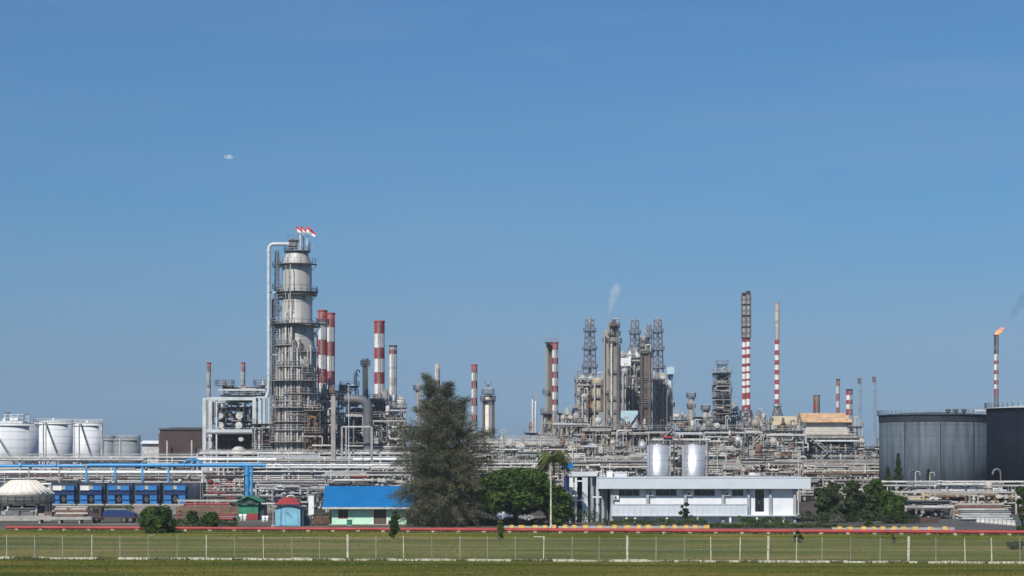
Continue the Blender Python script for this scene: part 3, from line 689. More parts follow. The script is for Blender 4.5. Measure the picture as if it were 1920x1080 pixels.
def conifer(px, Y, ytop, wpx, label, seed, zb=0):
    rg = random.Random(seed); T = Thing('conifer_tree', label, 'tree', px, Y, 'dark conifers before the big grey tank'); h = T.lz(ytop); w = T.w(wpx)*.8; m = MB()
    for i in range(4200):
        t = rg.random()**.8; r = w*(1-t)*rg.uniform(.4, 1.05)*(.75+.25*sin(t*40)); a = rg.uniform(0, tau); p = Vector((cos(a)*r, sin(a)*r, h*(.1+.9*t)))
        u = Vector((cos(a), sin(a), -.3+rg.gauss(0, .3)))*rg.uniform(.15, .4); v = Vector((-sin(a), cos(a), rg.gauss(0, .5)))*.12
        m.add([p-v, p+v, p+u], [(0, 1, 2)])
    m.build('crown', 'leaf_dark', T); q = MB(); q.tube([(0, 0, 0), (0, 0, h*.9)], [.2, .05], 6); q.build('trunk', 'bark', T)
conifer(1684, 380, 850, 22, 'pointed dark conifer before the left part of the big grey tank', 51)
conifer(1665, 382, 876, 22, 'lower dark conifer left of the pointed one by the big grey tank', 52)
conifer(1741, 384, 880, 16, 'small dark conifer before the middle of the big grey tank', 53)
def hedge(px0, px1, Y, h, label, seed, leaf='leaf_dark', name='hedge'):
    rg = random.Random(seed); T = Thing(name, label, 'hedge', (px0+px1)/2, Y, 'hedges by the pipeline'); a, b = T.lx(px0), T.lx(px1); m = MB(); n = int((b-a)*230)
    for i in range(n):
        x = rg.uniform(a, b); z = rg.random()**.6*h*(.85+.15*sin(x*1.3)+.1*sin(x*3.1)); y = rg.uniform(-.6, .6); p = Vector((x, y, z)); s = rg.uniform(.06, .16)
        u = Vector((rg.gauss(0, 1), rg.gauss(0, 1), rg.gauss(0, 1))).normalized()*s; v = Vector((rg.gauss(0, 1), rg.gauss(0, 1), rg.gauss(0, 1))).normalized()*s*.7
        m.add([p-u, p+v, p+u, p-v], [(0, 1, 2, 3)])
    m.build('foliage', leaf, T)
    q = MB()
    for i in range(int((b-a)/.8)): 
        x = a+.4+i*.8; q.tube([(x, 0, -.05), (x+rg.uniform(-.15, .15), 0, h*.8)], [.035, .012], 5)
    q.build('stem', 'bark', T)
hedge(1130, 1326, 279, 1.05, 'low clipped dark hedge along the foot of the office building', 61, 'leaf_mid')
hedge(858, 1030, 279, 1.15, 'ragged low hedge under the round green tree', 62)
hedge(1385, 1480, 279, 1.3, 'bright green low hedge near the right end of the office building', 63, 'leaf_green')
hedge(1500, 1725, 286, 1.9, 'dark undergrowth filling the foot of the tree row right of the office', 65, 'leaf_dark', 'undergrowth')
hedge(1040, 1128, 283, 2.2, 'dark tall bushes at the foot of the entrance annex', 66, 'leaf_dark', 'undergrowth')
hedge(745, 905, 284, 1.5, 'dark undergrowth around the foot of the casuarina', 67, 'leaf_dark', 'undergrowth')
hedge(325, 445, 274, 1.1, 'patchy olive weeds behind the pipeline left of the green hut', 68, 'leaf_mid', 'weed_strip')
hedge(1330, 1570, 270, .7, 'thin olive weeds behind the pipeline before the right half of the office', 70, 'leaf_mid', 'weed_strip')
hedge(1560, 1700, 264, .5, 'sparse weeds behind the pipeline below the tree row', 71, 'leaf_mid', 'weed_strip')
hedge(575, 640, 300, 1.2, 'dark weeds behind the rusty brown skip', 69, 'leaf_dark', 'weed_strip')
broad_tree(1905, 1030, 1015, 44, 'low dark scrub on the field at the right edge', 39, 'leaf_dark', 1300, .14, 'shrub', 'shrub', 12, group=GB, zlow=.02)

# ------------------------------------------------------------------ small buildings of the front row
def gable_house():
    T = Thing('small_house', 'mint green house with a long bright blue roof beside the casuarina', 'house', 700, 282)
    x0, x1 = T.lx(622), T.lx(762); ze = T.lz(951); zr = T.lz(912); d = 7
    m = MB()
    wx0, wx1 = T.lx(635), T.lx(651.5); wz0, wz1 = T.lz(971), T.lz(954.5); dx0, dx1 = T.lx(700.5), T.lx(724.5); dz1 = T.lz(955)
    # front wall pieces round the window and the door
    m.box(x0, wx0, 0, .2, 0, ze); m.box(wx0, wx1, 0, .2, 0, wz0); m.box(wx0, wx1, 0, .2, wz1, ze); m.box(wx1, dx0, 0, .2, 0, ze); m.box(dx0, dx1, 0, .2, dz1, ze); m.box(dx1, x1, 0, .2, 0, ze)
    m.box(x0, x0+.2, .2, d, 0, ze); m.box(x1-.2, x1, .2, d, 0, ze); m.box(x0+.2, x1-.2, d-.2, d, 0, ze)
    m.build('wall', 'mint', T)
    q = MB(); rx0, rx1 = T.lx(606), T.lx(776); yf = -1.1; yb = d+1
    prof = [(yf, ze+.05), (d*.42, zr), (yb, ze+.05)]
    q.add([(rx0, yf, ze+.05), (rx1, yf, ze+.05), (rx1, d*.42, zr), (rx0, d*.42, zr), (rx0, yb, ze+.05), (rx1, yb, ze+.05),
           (rx0, yf, ze-.05), (rx1, yf, ze-.05), (rx1, d*.42, zr-.12), (rx0, d*.42, zr-.12), (rx0, yb, ze-.05), (rx1, yb, ze-.05)],
          [(0,1,2,3), (3,2,5,4), (6,9,8,7), (9,10,11,8), (0,3,9,6), (3,4,10,9), (1,7,8,2), (2,8,11,5), (0,6,7,1), (4,5,11,10)])
    n = 60
    for i in range(n+1):                                       # ribs of the metal roof
        x = rx0+(rx1-rx0)*i/n; q.beam((x, yf, ze+.075), (x, d*.42, zr+.025), .035, .05)
    rf = q.build('roof', 'blue_roof', T)
    q = MB(); q.box(rx0-.05, rx1+.05, yf-.16, yf-.004, ze-.24, ze+.03); q.build('gutter', 'white_dirty', T)
    q = MB(); q.add([(x0, .1, ze-.02), (x0, d-.1, ze-.02), (x0, d*.42, zr-.15)], [(0, 2, 1)]); q.add([(x1, .1, ze-.02), (x1, d-.1, ze-.02), (x1, d*.42, zr-.15)], [(0, 1, 2)]); q.build('gable', 'mint', T)
    q = MB(); q.box(wx0-.08, wx1+.08, -.05, -.003, wz0-.08, wz0); q.box(wx0-.08, wx1+.08, -.05, -.003, wz1, wz1+.08)
    for x in (wx0-.08, (wx0+wx1)/2-.04, wx1): q.box(x, x+.08, -.05, .05, wz0, wz1)
    w = q.build('window', 'red_roof', T)
    q = MB(); q.box(wx0, wx1, .08, .1, wz0, wz1); q.build('pane', 'glass_dark', w)
    q = MB(); q.box(dx0+.08, dx1-.08, .1, .15, .03, dz1-.07); q.box(dx0+.16, (dx0+dx1)/2-.03, .08, .1, .2, dz1*.5); q.box((dx0+dx1)/2+.03, dx1-.16, .08, .1, .2, dz1*.5); dd = q.build('door', 'door_brown', T)
    q = MB(); q.tube([((dx0+dx1)/2-.1, .05, 1), ((dx0+dx1)/2-.1, .05, 1.15)], .02, 6); q.build('handle', 'alu', dd)
    q = MB(); q.box(dx0-.22, dx0, -.03, .2+.02, 0, dz1+.1); q.box(dx1, dx1+.22, -.03, .22, 0, dz1+.1); q.box(dx0, dx1, -.03, -.003, dz1, dz1+.1); q.build('door_frame', 'white_paint', T)
    q = MB(); q.box(x0-.3, x1+.3, -.8, -.01, -.01, .12); q.build('step', 'concrete', T)
gable_house()
def lean_to():
    T = Thing('lean_to_shed', 'green lean-to shed at the right end of the blue roofed house', 'shed', 778, 283); x0, x1 = T.lx(765), T.lx(799); z = T.lz(961)
    m = MB(); m.box(x0, x1, 0, 4, 0, z); m.build('wall', 'mint', T)
    m = MB(); m.beam(((x0+x1)/2, -.5, z+.06), ((x0+x1)/2, 4.4, z+.5), x1-x0+.6, .1); m.build('roof', 'white_dirty', T)
    m = MB(); m.box(x0+.4, x1-.4, -.06, -.003, .1, z*.6)
    for i in range(5): m.box(x0+.5+i*.35, x0+.62+i*.35, -.1, -.062, .1, z*.6)
    m.build('door', 'green_paint', T)
lean_to()
def meter(px, Y, w, h, z, label, name, cat, m_):
    T = Thing(name, label, cat, px, Y, None); q = MB(); q.box(-w/2, w/2, 0, w*.6, .12, z+h); q.box(-w/2+.05, w/2-.05, -.03, -.003, .2, z+h-.15); q.build('body', m_, T)
    q = MB(); q.box(-w/2-.08, w/2+.08, -.1, w*.6+.1, z+h+.003, z+h+.09); q.build('lid', 'steel_light', T)
    q = MB(); q.box(-w/2, w/2, .02, w*.55, 0, .118); q.build('plinth', 'concrete', T)
    q = MB(); q.box(w*.18, w*.24, -.08, -.032, (z+h)*.5, (z+h)*.5+.16); q.build('handle', 'dark_steel', T); return T
meter(655, 278, .75, .85, 0, 'small green cabinet standing before the mint green house wall', 'utility_cabinet', 'utility cabinet', 'green_paint')
meter(577, 279, 1.05, 1.5, .0, 'grey steel cabinet beside the light blue shed', 'utility_cabinet', 'utility cabinet', 'mid_steel')
meter(583.5, 300, .85, 2.0, 2.0, 'tall white cabinet behind the grey one right of the light blue shed', 'utility_cabinet', 'utility cabinet', 'white_paint')
def skip():
    T = Thing('skip', 'open rusty brown skip beside the mint green house', 'skip', 605, 283); w = 1.25; h = 1.2; q = MB()
    q.add([(-w, 0, .15), (w, 0, .15), (w, 1.8, .15), (-w, 1.8, .15), (-w-.1, -.2, h), (w+.1, -.2, h), (w+.1, 2, h), (-w-.1, 2, h), (-w, 0, h-.1), (w, 0, h-.1), (w, 1.8, h-.1), (-w, 1.8, h-.1)],
          [(0,3,2,1), (0,1,5,4), (1,2,6,5), (2,3,7,6), (3,0,4,7), (4,5,9,8), (5,6,10,9), (6,7,11,10), (7,4,8,11), (8,9,10,11)])
    for i in range(6): x = -w+.1+i*w*.38; q.beam((x, -.03, .15), (x*1.02, -.23, h), .07)
    q.build('body', 'rust', T); q = MB(); q.box(-w*.8, -w*.6, -.1, 1.9, 0, .148); q.box(w*.6, w*.8, -.1, 1.9, 0, .148); q.build('skid', 'dark_steel', T)
skip()
def blue_shed():
    T = Thing('blue_shed', 'light blue shed with a shallow curved front and a logo on its door', 'shed', 541, 277); x0, x1 = T.lx(516), T.lx(563); zs = T.lz(954); zt = T.lz(949); d = 3.6
    n = 10; pr = [(x0+(x1-x0)*i/n, zs+(zt-zs)*sin(pi*i/n)) for i in range(n+1)]
    m = MB(); vs = [(x0, 0, 0), (x1, 0, 0)]+[(x, 0, z) for x, z in pr[::-1]]; k = len(vs)
    m.add(vs+[(v[0], d, v[2]) for v in vs], [tuple(range(k)), tuple(range(k, 2*k))[::-1]]+[(i, i+k, (i+1) % k+k, (i+1) % k) for i in range(k)])
    m.build('wall', 'sky_blue', T)
    m = MB()
    for (a, za), (b, zb) in zip(pr, pr[1:]): m.beam((a-.02, d/2, za+.13), (b+.02, d/2, zb+.13), d+.5, .14)
    m.build('roof', 'navy', T)
    m = MB(); c = T.lx(536); m.box(x0+.35, c-.03, -.05, -.003, .12, zs-.35); m.box(c+.03, x1-.35, -.05, -.003, .12, zs-.35); dd = m.build('door', 'sky_blue', T)
    m = MB(); cx, cz = T.lx(541.5), T.lz(964)                 # dark slanted emblem
    for s, o_ in ((-.32, .25), (-.05, .02), (.22, -.28)): m.beam((cx+s-.12, -.07, cz+o_+.18), (cx+s+.28, -.07, cz+o_-.26), .17, .03)
    m.build('emblem', 'blue_navy', dd)
    m = MB(); m.box(x1+.004, x1+.5, .3, d, 0, zs-.15); m.build('side_annex', 'navy', T)
blue_shed()
def red_hut():
    T = Thing('red_roofed_hut', 'hut with a red hipped roof behind the light blue shed', 'hut', 538, 300); x0, x1 = T.lx(515), T.lx(562); ze = T.lz(946); zt = T.lz(933); a, b = T.lx(526), T.lx(549)
    m = MB(); m.box(x0+.5, x1-.5, .5, 4.5, 0, ze); m.build('wall', 'bld_grey', T)
    m = MB(); m.add([(x0, 0, ze+.02), (x1, 0, ze+.02), (x1, 5, ze+.02), (x0, 5, ze+.02), (a, 2.3, zt), (b, 2.3, zt)], [(0,1,5,4), (1,2,5), (2,3,4,5), (3,0,4), (0,3,2,1)]); m.build('roof', 'red_roof', T)
    m = MB(); m.box(x0, x1, -.1, -.003, ze-.15, ze+.03); m.build('fascia', 'navy', T)
    m = MB(); m.box(-1, 0, .42, .497, 0, 2); m.build('door', 'door_brown', T)
red_hut()
def green_hut():
    T = Thing('green_hut', 'green two stage gabled guard hut with a red lower panel', 'hut', 469, 303); x0, x1 = T.lx(447), T.lx(484); ze = T.lz(943); d = 4
    m = MB(); m.box(x0, x1, 0, d, 0, ze); m.add([(x0, 0, ze+.01), (x1, 0, ze+.01), ((x0+x1)/2, 0, T.lz(932)), (x0, d, ze+.01), (x1, d, ze+.01), ((x0+x1)/2, d, T.lz(932))], [(0,1,2), (3,5,4)]); m.build('wall', 'green_paint', T)
    m = MB(); c = (x0+x1)/2; e0, e1 = T.lx(441), T.lx(492); zt = T.lz(930); zl = T.lz(941.5)
    m.beam((e0, d/2, zl), (c+.05, d/2, zt), d+1.2, .13); m.beam((e1, d/2, zl), (c-.05, d/2, zt+.01), d+1.19, .13); m.build('roof', 'green_paint', T)
    m = MB(); m.box(x0-.25, x1+.25, -.5, -.3, T.lz(945), T.lz(943)); m.box(T.lx(462), T.lx(477), -.35, -.003, T.lz(943), T.lz(941)); m.build('canopy', 'dark_steel', T)
    m = MB(); m.box(T.lx(463), x1-.02, -.05, -.003, .05, T.lz(963)); m.build('lower_panel', 'red_roof', T)
    m = MB(); m.box(x1+.004, x1+.9, .5, d, 0, ze-.4); m.build('side_store', 'navy', T)
green_hut()
for i, (px, Y, mm, lb) in enumerate(((451.5, 301.5, 'white_paint', 'left white drum before the green guard hut'), (459.5, 301.4, 'white_paint', 'right white drum before the green guard hut'),
                       (494.5, 296, 'white_paint', 'left white drum between the green hut and the light blue shed'), (500.5, 296.3, 'white_paint', 'right white drum between the green hut and the light blue shed'))):
    T = Thing('oil_drum', lb, 'drum', px, Y, 'white drums near the huts'); q = MB(); h = .9 if i > 1 else 1.0
    z0 = 0
    q.lathe([(.27, z0), (.28, z0+.02), (.28, z0+h*.33), (.295, z0+h*.35), (.28, z0+h*.37), (.28, z0+h*.66), (.295, z0+h*.68), (.28, z0+h*.7), (.28, z0+h), (.25, z0+h+.001)], 16); q.build('barrel', mm, T)
for px, py, r, lb in ((502, 928.5, 4.2, 'white round vessel end left of the red roofed hut'), (534, 925, 4.5, 'white round vessel end above the red roofed hut'), (562, 928, 5.2, 'large white round vessel end right of the red roofed hut'), (595, 929.5, 4, 'small white round vessel end beside the blue house roof')):
    T = Thing('horizontal_vessel', lb, 'vessel', px, 372, 'white horizontal vessels behind the huts'); q = MB(); rr = T.w(r); q.drum((0, 2.5, T.lz(py)), 4, rr, 'y', 18); q.build('shell', 'white_paint', T)
    q = MB(); [q.box(-rr*.8, rr*.8, y, y+.25, 0, T.lz(py)-rr*.5) for y in (1, 3.8)]; q.build('saddle', 'concrete', T)
    q = MB(); q.pipe([(0, 1.8, T.lz(py)+rr*.9), (0, 1.8, T.lz(py)+rr+.8), (1.6, 1.8, T.lz(py)+rr+.8)], .1, 6); q.build('nozzle', 'galv', T)

# ------------------------------------------------------------------ white office building
def office():
    Y = 292; T = Thing('office_building', 'long white single storey office building with a deep flat roof band', 'building', 1320, Y)
    ft, fb = T.lz(896.5), T.lz(916.5); x0, x1 = T.lx(1146), T.lx(1495); yw = 1.42; zb = T.lz(972)
    m = MB(); m.box(T.lx(1122), T.lx(1520), 0, 14, fb, ft); m.box(T.lx(1122)-.06, T.lx(1520)+.06, -.06, 14.06, ft+.003, ft+.12); m.build('roof', 'bld_fascia', T)
    wins = [(1161, 1200, 3), (1231, 1270, 3), (1303, 1342, 3), (1375, 1396, 2), (1415, 1437, 2)]
    sill, head = T.lz(930), T.lz(918); doors = [(1330, 1346), (1416, 1434)]
    doors = [(1418, 1435)]; wins = wins[:4]
    ops = sorted([(T.lx(a), T.lx(b), sill, head) for a, b, n in wins]+[(T.lx(a), T.lx(b), T.lz(960), T.lz(918)) for a, b in doors])
    m = MB(); c = x0
    for a, b, s_, h_ in ops:
        m.box(c, a, yw, yw+.25, 0, fb-.003); m.box(a, b, yw, yw+.25, 0, s_); m.box(a, b, yw, yw+.25, h_, fb-.003); c = b
    m.box(c, x1, yw, yw+.25, 0, fb-.003); m.box(x0, x0+.25, yw+.25, 13, 0, fb-.003); m.box(x1-.25, x1, yw+.25, 13, 0, fb-.003); m.box(x0+.25, x1-.25, 12.75, 13, 0, fb-.003)
    m.build('wall', 'bld_white', T)
    for a, b, n in wins:
        A, B = T.lx(a), T.lx(b); q = MB()
        for i in range(n+1): x = A+(B-A)*i/n; q.box(x-.035, x+.035, yw+.06, yw+.12, sill, head)
        q.box(A, B, yw+.06, yw+.12, sill, sill+.06); q.box(A, B, yw+.06, yw+.12, head-.06, head); w = q.build('window', 'bld_grey', T)
        q = MB(); q.box(A, B, yw+.13, yw+.15, sill, head); q.build('pane', 'glass_dark', w)
        q = MB(); q.box(A-.1, B+.1, yw-.08, yw-.003, sill-.09, sill-.003); q.build('sill', 'bld_fascia', w)
    for a, b in doors:
        A, B = T.lx(a), T.lx(b); q = MB(); q.box(A+.05, (A+B)/2-.02, yw+.1, yw+.15, T.lz(960), T.lz(918)-.05); q.box((A+B)/2+.02, B-.05, yw+.1, yw+.15, T.lz(960), T.lz(918)-.05); d = q.build('door', 'glass_dark', T)
        q = MB(); q.tube([((A+B)/2-.1, yw+.05, T.lz(945)), ((A+B)/2-.1, yw+.05, T.lz(940))], .025, 6); q.build('handle', 'alu', d)
    for px in (1148, 1215, 1286, 1357, 1405, 1446, 1492):
        x = T.lx(px); q = MB(); q.box(x-.2, x+.2, .9, 1.3, 0, fb-.005); q.build('column', 'bld_grey', T)
    q = MB(); zr = T.lz(946.5)                                  # gallery parapet
    a = T.lx(1147); b = T.lx(1402); q.box(a, b, .55, .72, T.lz(966), zr)
    n = 24
    for i in range(n+1): x = a+(b-a)*i/n; q.box(x-.04, x+.04, .49, .547, T.lz(965), zr)
    q.box(a-.04, b+.04, .45, .8, zr+.003, zr+.1); q.build('parapet', 'bld_fascia', T)
    q = MB(); q.box(a, x1, .3, yw-.01, T.lz(968), T.lz(966)-.01); q.build('gallery_floor', 'bld_fascia', T)
    for px in (1175, 1191, 1251, 1309, 1370, 1420, 1470): x = T.lx(px); q = MB(); q.box(x-.15, x+.15, .5, .8, 0, T.lz(968)-.005); q.build('pier', 'bld_white', T)
    for px, py in ((1156, 933), (1222, 926), (1294, 926), (1366, 926)):
        x, z = T.lx(px), T.lz(py); q = MB(); q.box(x-.4, x+.4, yw-.42, yw-.06, z-.3, z+.3); q.tube([(x-.1, yw-.425, z), (x-.1, yw-.45, z)], .23, 16); u = q.build('air_conditioner', 'white_paint', T)
        q = MB(); q.tube([(x-.1, yw-.455, z), (x-.1, yw-.47, z)], .2, 16); q.build('fan_grille', 'dark_steel', u)
        q = MB(); q.beam((x-.35, yw-.4, z-.33), (x-.35, yw, z-.6), .04); q.beam((x+.35, yw-.4, z-.33), (x+.35, yw, z-.6), .04); q.build('bracket', 'galv', u)
office()
def annex():
    T = Thing('entrance_annex', 'open grey steel entrance annex at the left end of the office building', 'annex', 1100, 294)
    z = lambda p: T.lz(p); x = lambda p: T.lx(p)
    m = MB(); m.box(x(1067), x(1120), 0, 9, z(893), z(885)); m.build('roof', 'bld_fascia', T)
    m = MB(); m.box(x(1106), x(1140), 1.5, 9, 0, z(894)); m.build('wall', 'bld_grey', T)
    m = MB(); m.box(x(1140), x(1145), 1.9, 8, 0, z(916)); m.build('side_wall', 'navy', T)
    for p, w, mm in ((1071, .28, 'bld_white'), (1080, .14, 'bld_white'), (1097, .42, 'bld_fascia'), (1109, .12, 'galv'), (1120, .12, 'bld_fascia'), (1130, .15, 'bld_grey')):
        q = MB(); q.box(x(p)-w, x(p)+w, .2, .2+w*2, 0, z(893)-.004); q.build('column', mm, T)
    for p0, p1, py in ((1081, 1096, 902), (1110, 1131, 932), (1073, 1096, 938)):
        q = MB(); q.box(x(p0), x(p1), .25, .4, z(py+1.2), z(py-1.2)); q.build('cross_beam', 'bld_white', T)
    m = MB(); m.box(x(1084), x(1093), 3, 3.2, 0, z(894)); m.build('inner_panel', 'dark_steel', T)
    m = MB(); m.box(x(1100), x(1106), 1, 8, z(940), z(912)); m.build('louvre', 'brown_wall', T)
annex()
def roof_unit():
    T = Thing('roof_vent_house', 'small white vent house sitting on the office building roof', 'vent', 1143, 300); zb = T.lz(896.5); q = MB()
    q.box(-.45, .45, 0, 1, zb-1, T.lz(884)); q.box(-.5, .5, -.05, 1.05, T.lz(884)+.003, T.lz(883)); q.build('housing', 'white_paint', T)
    q = MB(); q.box(T.lx(1152), T.lx(1175), .4, 2, zb-.5, T.lz(888)); q.build('duct', 'bld_fascia', T)
roof_unit()
# kerb painted yellow and black
def kerb(px0, px1, Y, label_):
    m = MB(); rg = random.Random(8); a, b = X(px0, Y), X(px1, Y); x = a; i = 0
    while x < b:
        w = rg.uniform(.55, .8) if i % 2 else rg.uniform(.6, 1.5); m.box(x, min(b, x+w-.01), Y, Y+.3, -.01, .34+rg.uniform(-.03, .03)+(.12 if i % 2 else 0), i % 2); x += w; i += 1
    tag(m.build('kerb', ['concrete', 'yellow_paint']), kind='structure')
kerb(945, 1330, 268, '')
kerb(1560, 1790, 262, '')
def lamp(px, Y, ytop, label, arm=1.2, mat_='concrete_pale', r=.13, group='lamp posts of the refinery', two=False):
    T = Thing('lamp_post', label, 'lamp post', px, Y, group); h = T.lz(ytop); q = MB(); q.tube([(0, 0, 0), (0, 0, h)], [r, r*.55], 10); q.box(-.25, .25, -.25, .25, 0, .25); q.build('pole', mat_, T)
    for s in ((-1, 1) if two else (1,)):
        q = MB(); q.pipe([(0, 0, h-.1), (0, 0, h+.25), (arm*s, 0, h+.35)], .05, 6); q.build('arm', mat_, T)
        q = MB(); q.add([(arm*s-.3, -.13, h+.28), (arm*s+.3, -.13, h+.28), (arm*s+.3, .13, h+.28), (arm*s-.3, .13, h+.28), (arm*s-.22, -.08, h+.42), (arm*s+.22, -.08, h+.42), (arm*s+.22, .08, h+.42), (arm*s-.22, .08, h+.42)], [(0,3,2,1),(4,5,6,7),(0,1,5,4),(1,2,6,5),(2,3,7,6),(3,0,4,7)]); q.build('lamp_head', 'white_dirty', T)
lamp(1033, 266, 898, 'pale concrete lamp post in front of the dense green tree', .6, r=.16)
lamp(512, 275, 900, 'thin grey pole left of the light blue shed', .5, 'galv', .07)
lamp(654, 430, 725, 'thin tall lamp mast before the big grey duct', 1, 'steel_light', .12)
lamp(603, 440, 838, 'short white lamp post above the blue house roof left end', .8, 'white_dirty', .1)
lamp(1019, 420, 842, 'slim lamp post behind the casuarina', .9, 'white_dirty', .1)
lamp(1497, 330, 842, 'white lamp post before the rusty roofed furnace building', 1.3, 'white_dirty', .11)
lamp(1753, 330, 905, 'short pale lamp post in the right hand yard', .8, 'steel_light', .09)
lamp(1345, 400, 838, 'slim lamp post right of the silver tanks', .8, 'white_dirty', .1)

# cars parked under the tree
def car(px, Y, label, body, rz=0):
    T = Thing('parked_car', label, 'car', px, Y, 'cars parked behind the round tree', rz); L = 4.3; W_ = 1.75
    pr = [(-2.15, .3), (-2.15, .75), (-1.95, .9), (-1.55, .98), (-1.0, 1.42), (.55, 1.45), (1.15, 1.0), (1.95, .86), (2.15, .65), (2.15, .3)]
    m = MB(); k = len(pr); vs = [(x, -W_/2+(.12 if z > 1.1 else 0), z) for x, z in pr]+[(x, W_/2-(.12 if z > 1.1 else 0), z) for x, z in pr]
    m.add(vs, [tuple(range(k))[::-1], tuple(range(k, 2*k))]+[(i, (i+1) % k, (i+1) % k+k, i+k) for i in range(k)]); m.build('body', body, T)
    for y in (-W_/2-.004, W_/2+.004):
        q = MB(); s = .06 if y < 0 else -.06; q.add([(-1.35, y+s*.3, 1.0), (-.9, y+s*2, 1.36), (.45, y+s*2, 1.38), (1.0, y+s*.3, 1.02)], [(0, 1, 2, 3)]); q.build('side_window', 'glass_dark', T)
    for x in (-1.35, 1.35):
        for y in (-W_/2+.1, W_/2-.1):
            q = MB(); q.tube([(x, y-.11, .31), (x, y+.11, .31)], .31, 16); w = q.build('wheel', 'tyre', T); q = MB(); q.tube([(x, y-.125, .31), (x, y+.125, .31)], .17, 12); q.build('rim', 'alu', w)
    for y in (-.6, .6): q = MB(); q.box(2.1, 2.17, y-.15, y+.15, .62, .76); q.build('headlight', 'glass_dark', T)
car(908, 296, 'white parked car left of the round tree trunk', 'car_white'); car(940, 298, 'white parked car half hidden behind the round tree trunk', 'car_white'); car(976, 299, 'silver parked car under the right side of the round tree', 'car_silver')
def truck():
    T = Thing('flatbed_truck', 'dark flatbed truck with a blue covered load parked left of the big rounded shrub', 'truck', 212, 290)
    m = MB(); m.box(-3.6, 3.4, 0, 2.3, .75, .95); m.build('bed', 'brown_wall', T)
    m = MB(); k = [(-1.6, .96), (3.2, .96), (3.2, 1.4), (2.2, 1.7), (-.6, 1.95), (-1.6, 1.6)]
    m.add([(x, .1, z) for x, z in k]+[(x, 2.2, z) for x, z in k], [tuple(range(6)), tuple(range(6, 12))[::-1]]+[(i, i+6, (i+1) % 6+6, (i+1) % 6) for i in range(6)]); m.build('tarpaulin', 'blue_navy', T)
    m = MB(); k = [(-3.6, .5), (-1.8, .5), (-1.8, 2.4), (-3.1, 2.4), (-3.6, 1.5)]
    m.add([(x, .1, z) for x, z in k]+[(x, 2.2, z) for x, z in k], [tuple(range(5)), tuple(range(5, 10))[::-1]]+[(i, i+5, (i+1) % 5+5, (i+1) % 5) for i in range(5)]); cb = m.build('cab', 'brown_wall', T)
    m = MB(); m.box(-3.1, -2.2, .07, .098, 1.5, 2.15); m.build('side_window', 'glass_dark', cb)
    for x in (-2.7, 1.6, 2.6):
        for y in (.15, 2.0): q = MB(); q.tube([(x, y-.14, .48), (x, y+.14, .48)], .48, 16); w = q.build('wheel', 'tyre', T); q = MB(); q.tube([(x, y-.16, .48), (x, y+.16, .48)], .25, 12); q.build('rim', 'mid_steel', w)
truck()

# ------------------------------------------------------------------ left yard
def cone_tank():
    T = Thing('cone_roof_basin', 'cream round basin with a low cone roof on dark stilts at the left edge', 'tank', 44, 345); r = T.w(56)
    zc, ze, zb = T.lz(900), T.lz(926), T.lz(940.5)
    m = MB(); m.lathe([(r, zb), (r, ze-.15), (r+.12, ze-.13), (r+.12, ze)], 40); m.build('wall', 'cream', T)
    m = MB(); m.lathe([(r+.15, ze+.003), (r*.72, ze+(zc-ze)*.45), (r*.42, zc-.1), (r*.38, zc)], 40); rf = m.build('roof', 'cream', T)
    m = MB()
    for i in range(26):
        a = tau*i/26; m.beam((cos(a)*(r+.1), sin(a)*(r+.1), ze+.05), (cos(a)*r*.72, sin(a)*r*.72, ze+(zc-ze)*.45+.05), .09); m.beam((cos(a)*r*.72, sin(a)*r*.72, ze+(zc-ze)*.45+.05), (cos(a)*r*.42, sin(a)*r*.42, zc-.06), .09)
    m.build('rib', 'cream', rf)
    m = MB(); m.lathe([(r+.16, zb-.28), (r+.16, zb-.01)], 40, smooth=False); m.build('ring_beam', 'dark_steel', T)
    for i in range(12):
        a = tau*i/12+.2; q = MB(); q.box(cos(a)*r*.9-.18, cos(a)*r*.9+.18, sin(a)*r*.9-.18, sin(a)*r*.9+.18, 0, zb-.29); q.build('leg', 'steel_light', T)
    q = MB(); q.rail([(cos(tau*i/24)*(r+.15), sin(tau*i/24)*(r+.15), zb) for i in range(24)], 1.1, True); q.build('railing', 'galv', T)
    m = MB(); m.box(-r*.6, r*.6, -r*.3, r*.5, 0, zb*.6); m.build('pump_block', 'dark_steel', T)
cone_tank()
def low_wall(px0, px1, Y, z0, z1, d, m_, label, name='low_wall', cat='wall'):
    T = Thing(name, label, cat, (px0+px1)/2, Y); m = MB(); a, b = T.lx(px0), T.lx(px1); m.box(a, b, 0, d, z0, z1); m.build('slab', m_, T)
    q = MB(); x = a+.3
    while x < b: q.box(x-.12, x+.12, .1, d-.1, -.01, z0-.004 if z0 > 0.1 else z1+.15); x += 3
    q.build('pier', 'concrete', T)
low_wall(70, 172, 288, .55, .95, 2.2, 'concrete', 'long raised concrete loading slab behind the left end of the pipeline', 'loading_platform', 'platform')
low_wall(-10, 96, 300, 0, .8, .3, 'concrete', 'low grey wall below the cream round basin')
low_wall(330, 470, 330, 0, 1.5, .3, 'rust', 'low rust red wall left of the green hut')
low_wall(332, 448, 352, 1.8, 2.15, .4, 'concrete', 'pale raised kerb wall under the dark blue tank', 'retaining_wall')
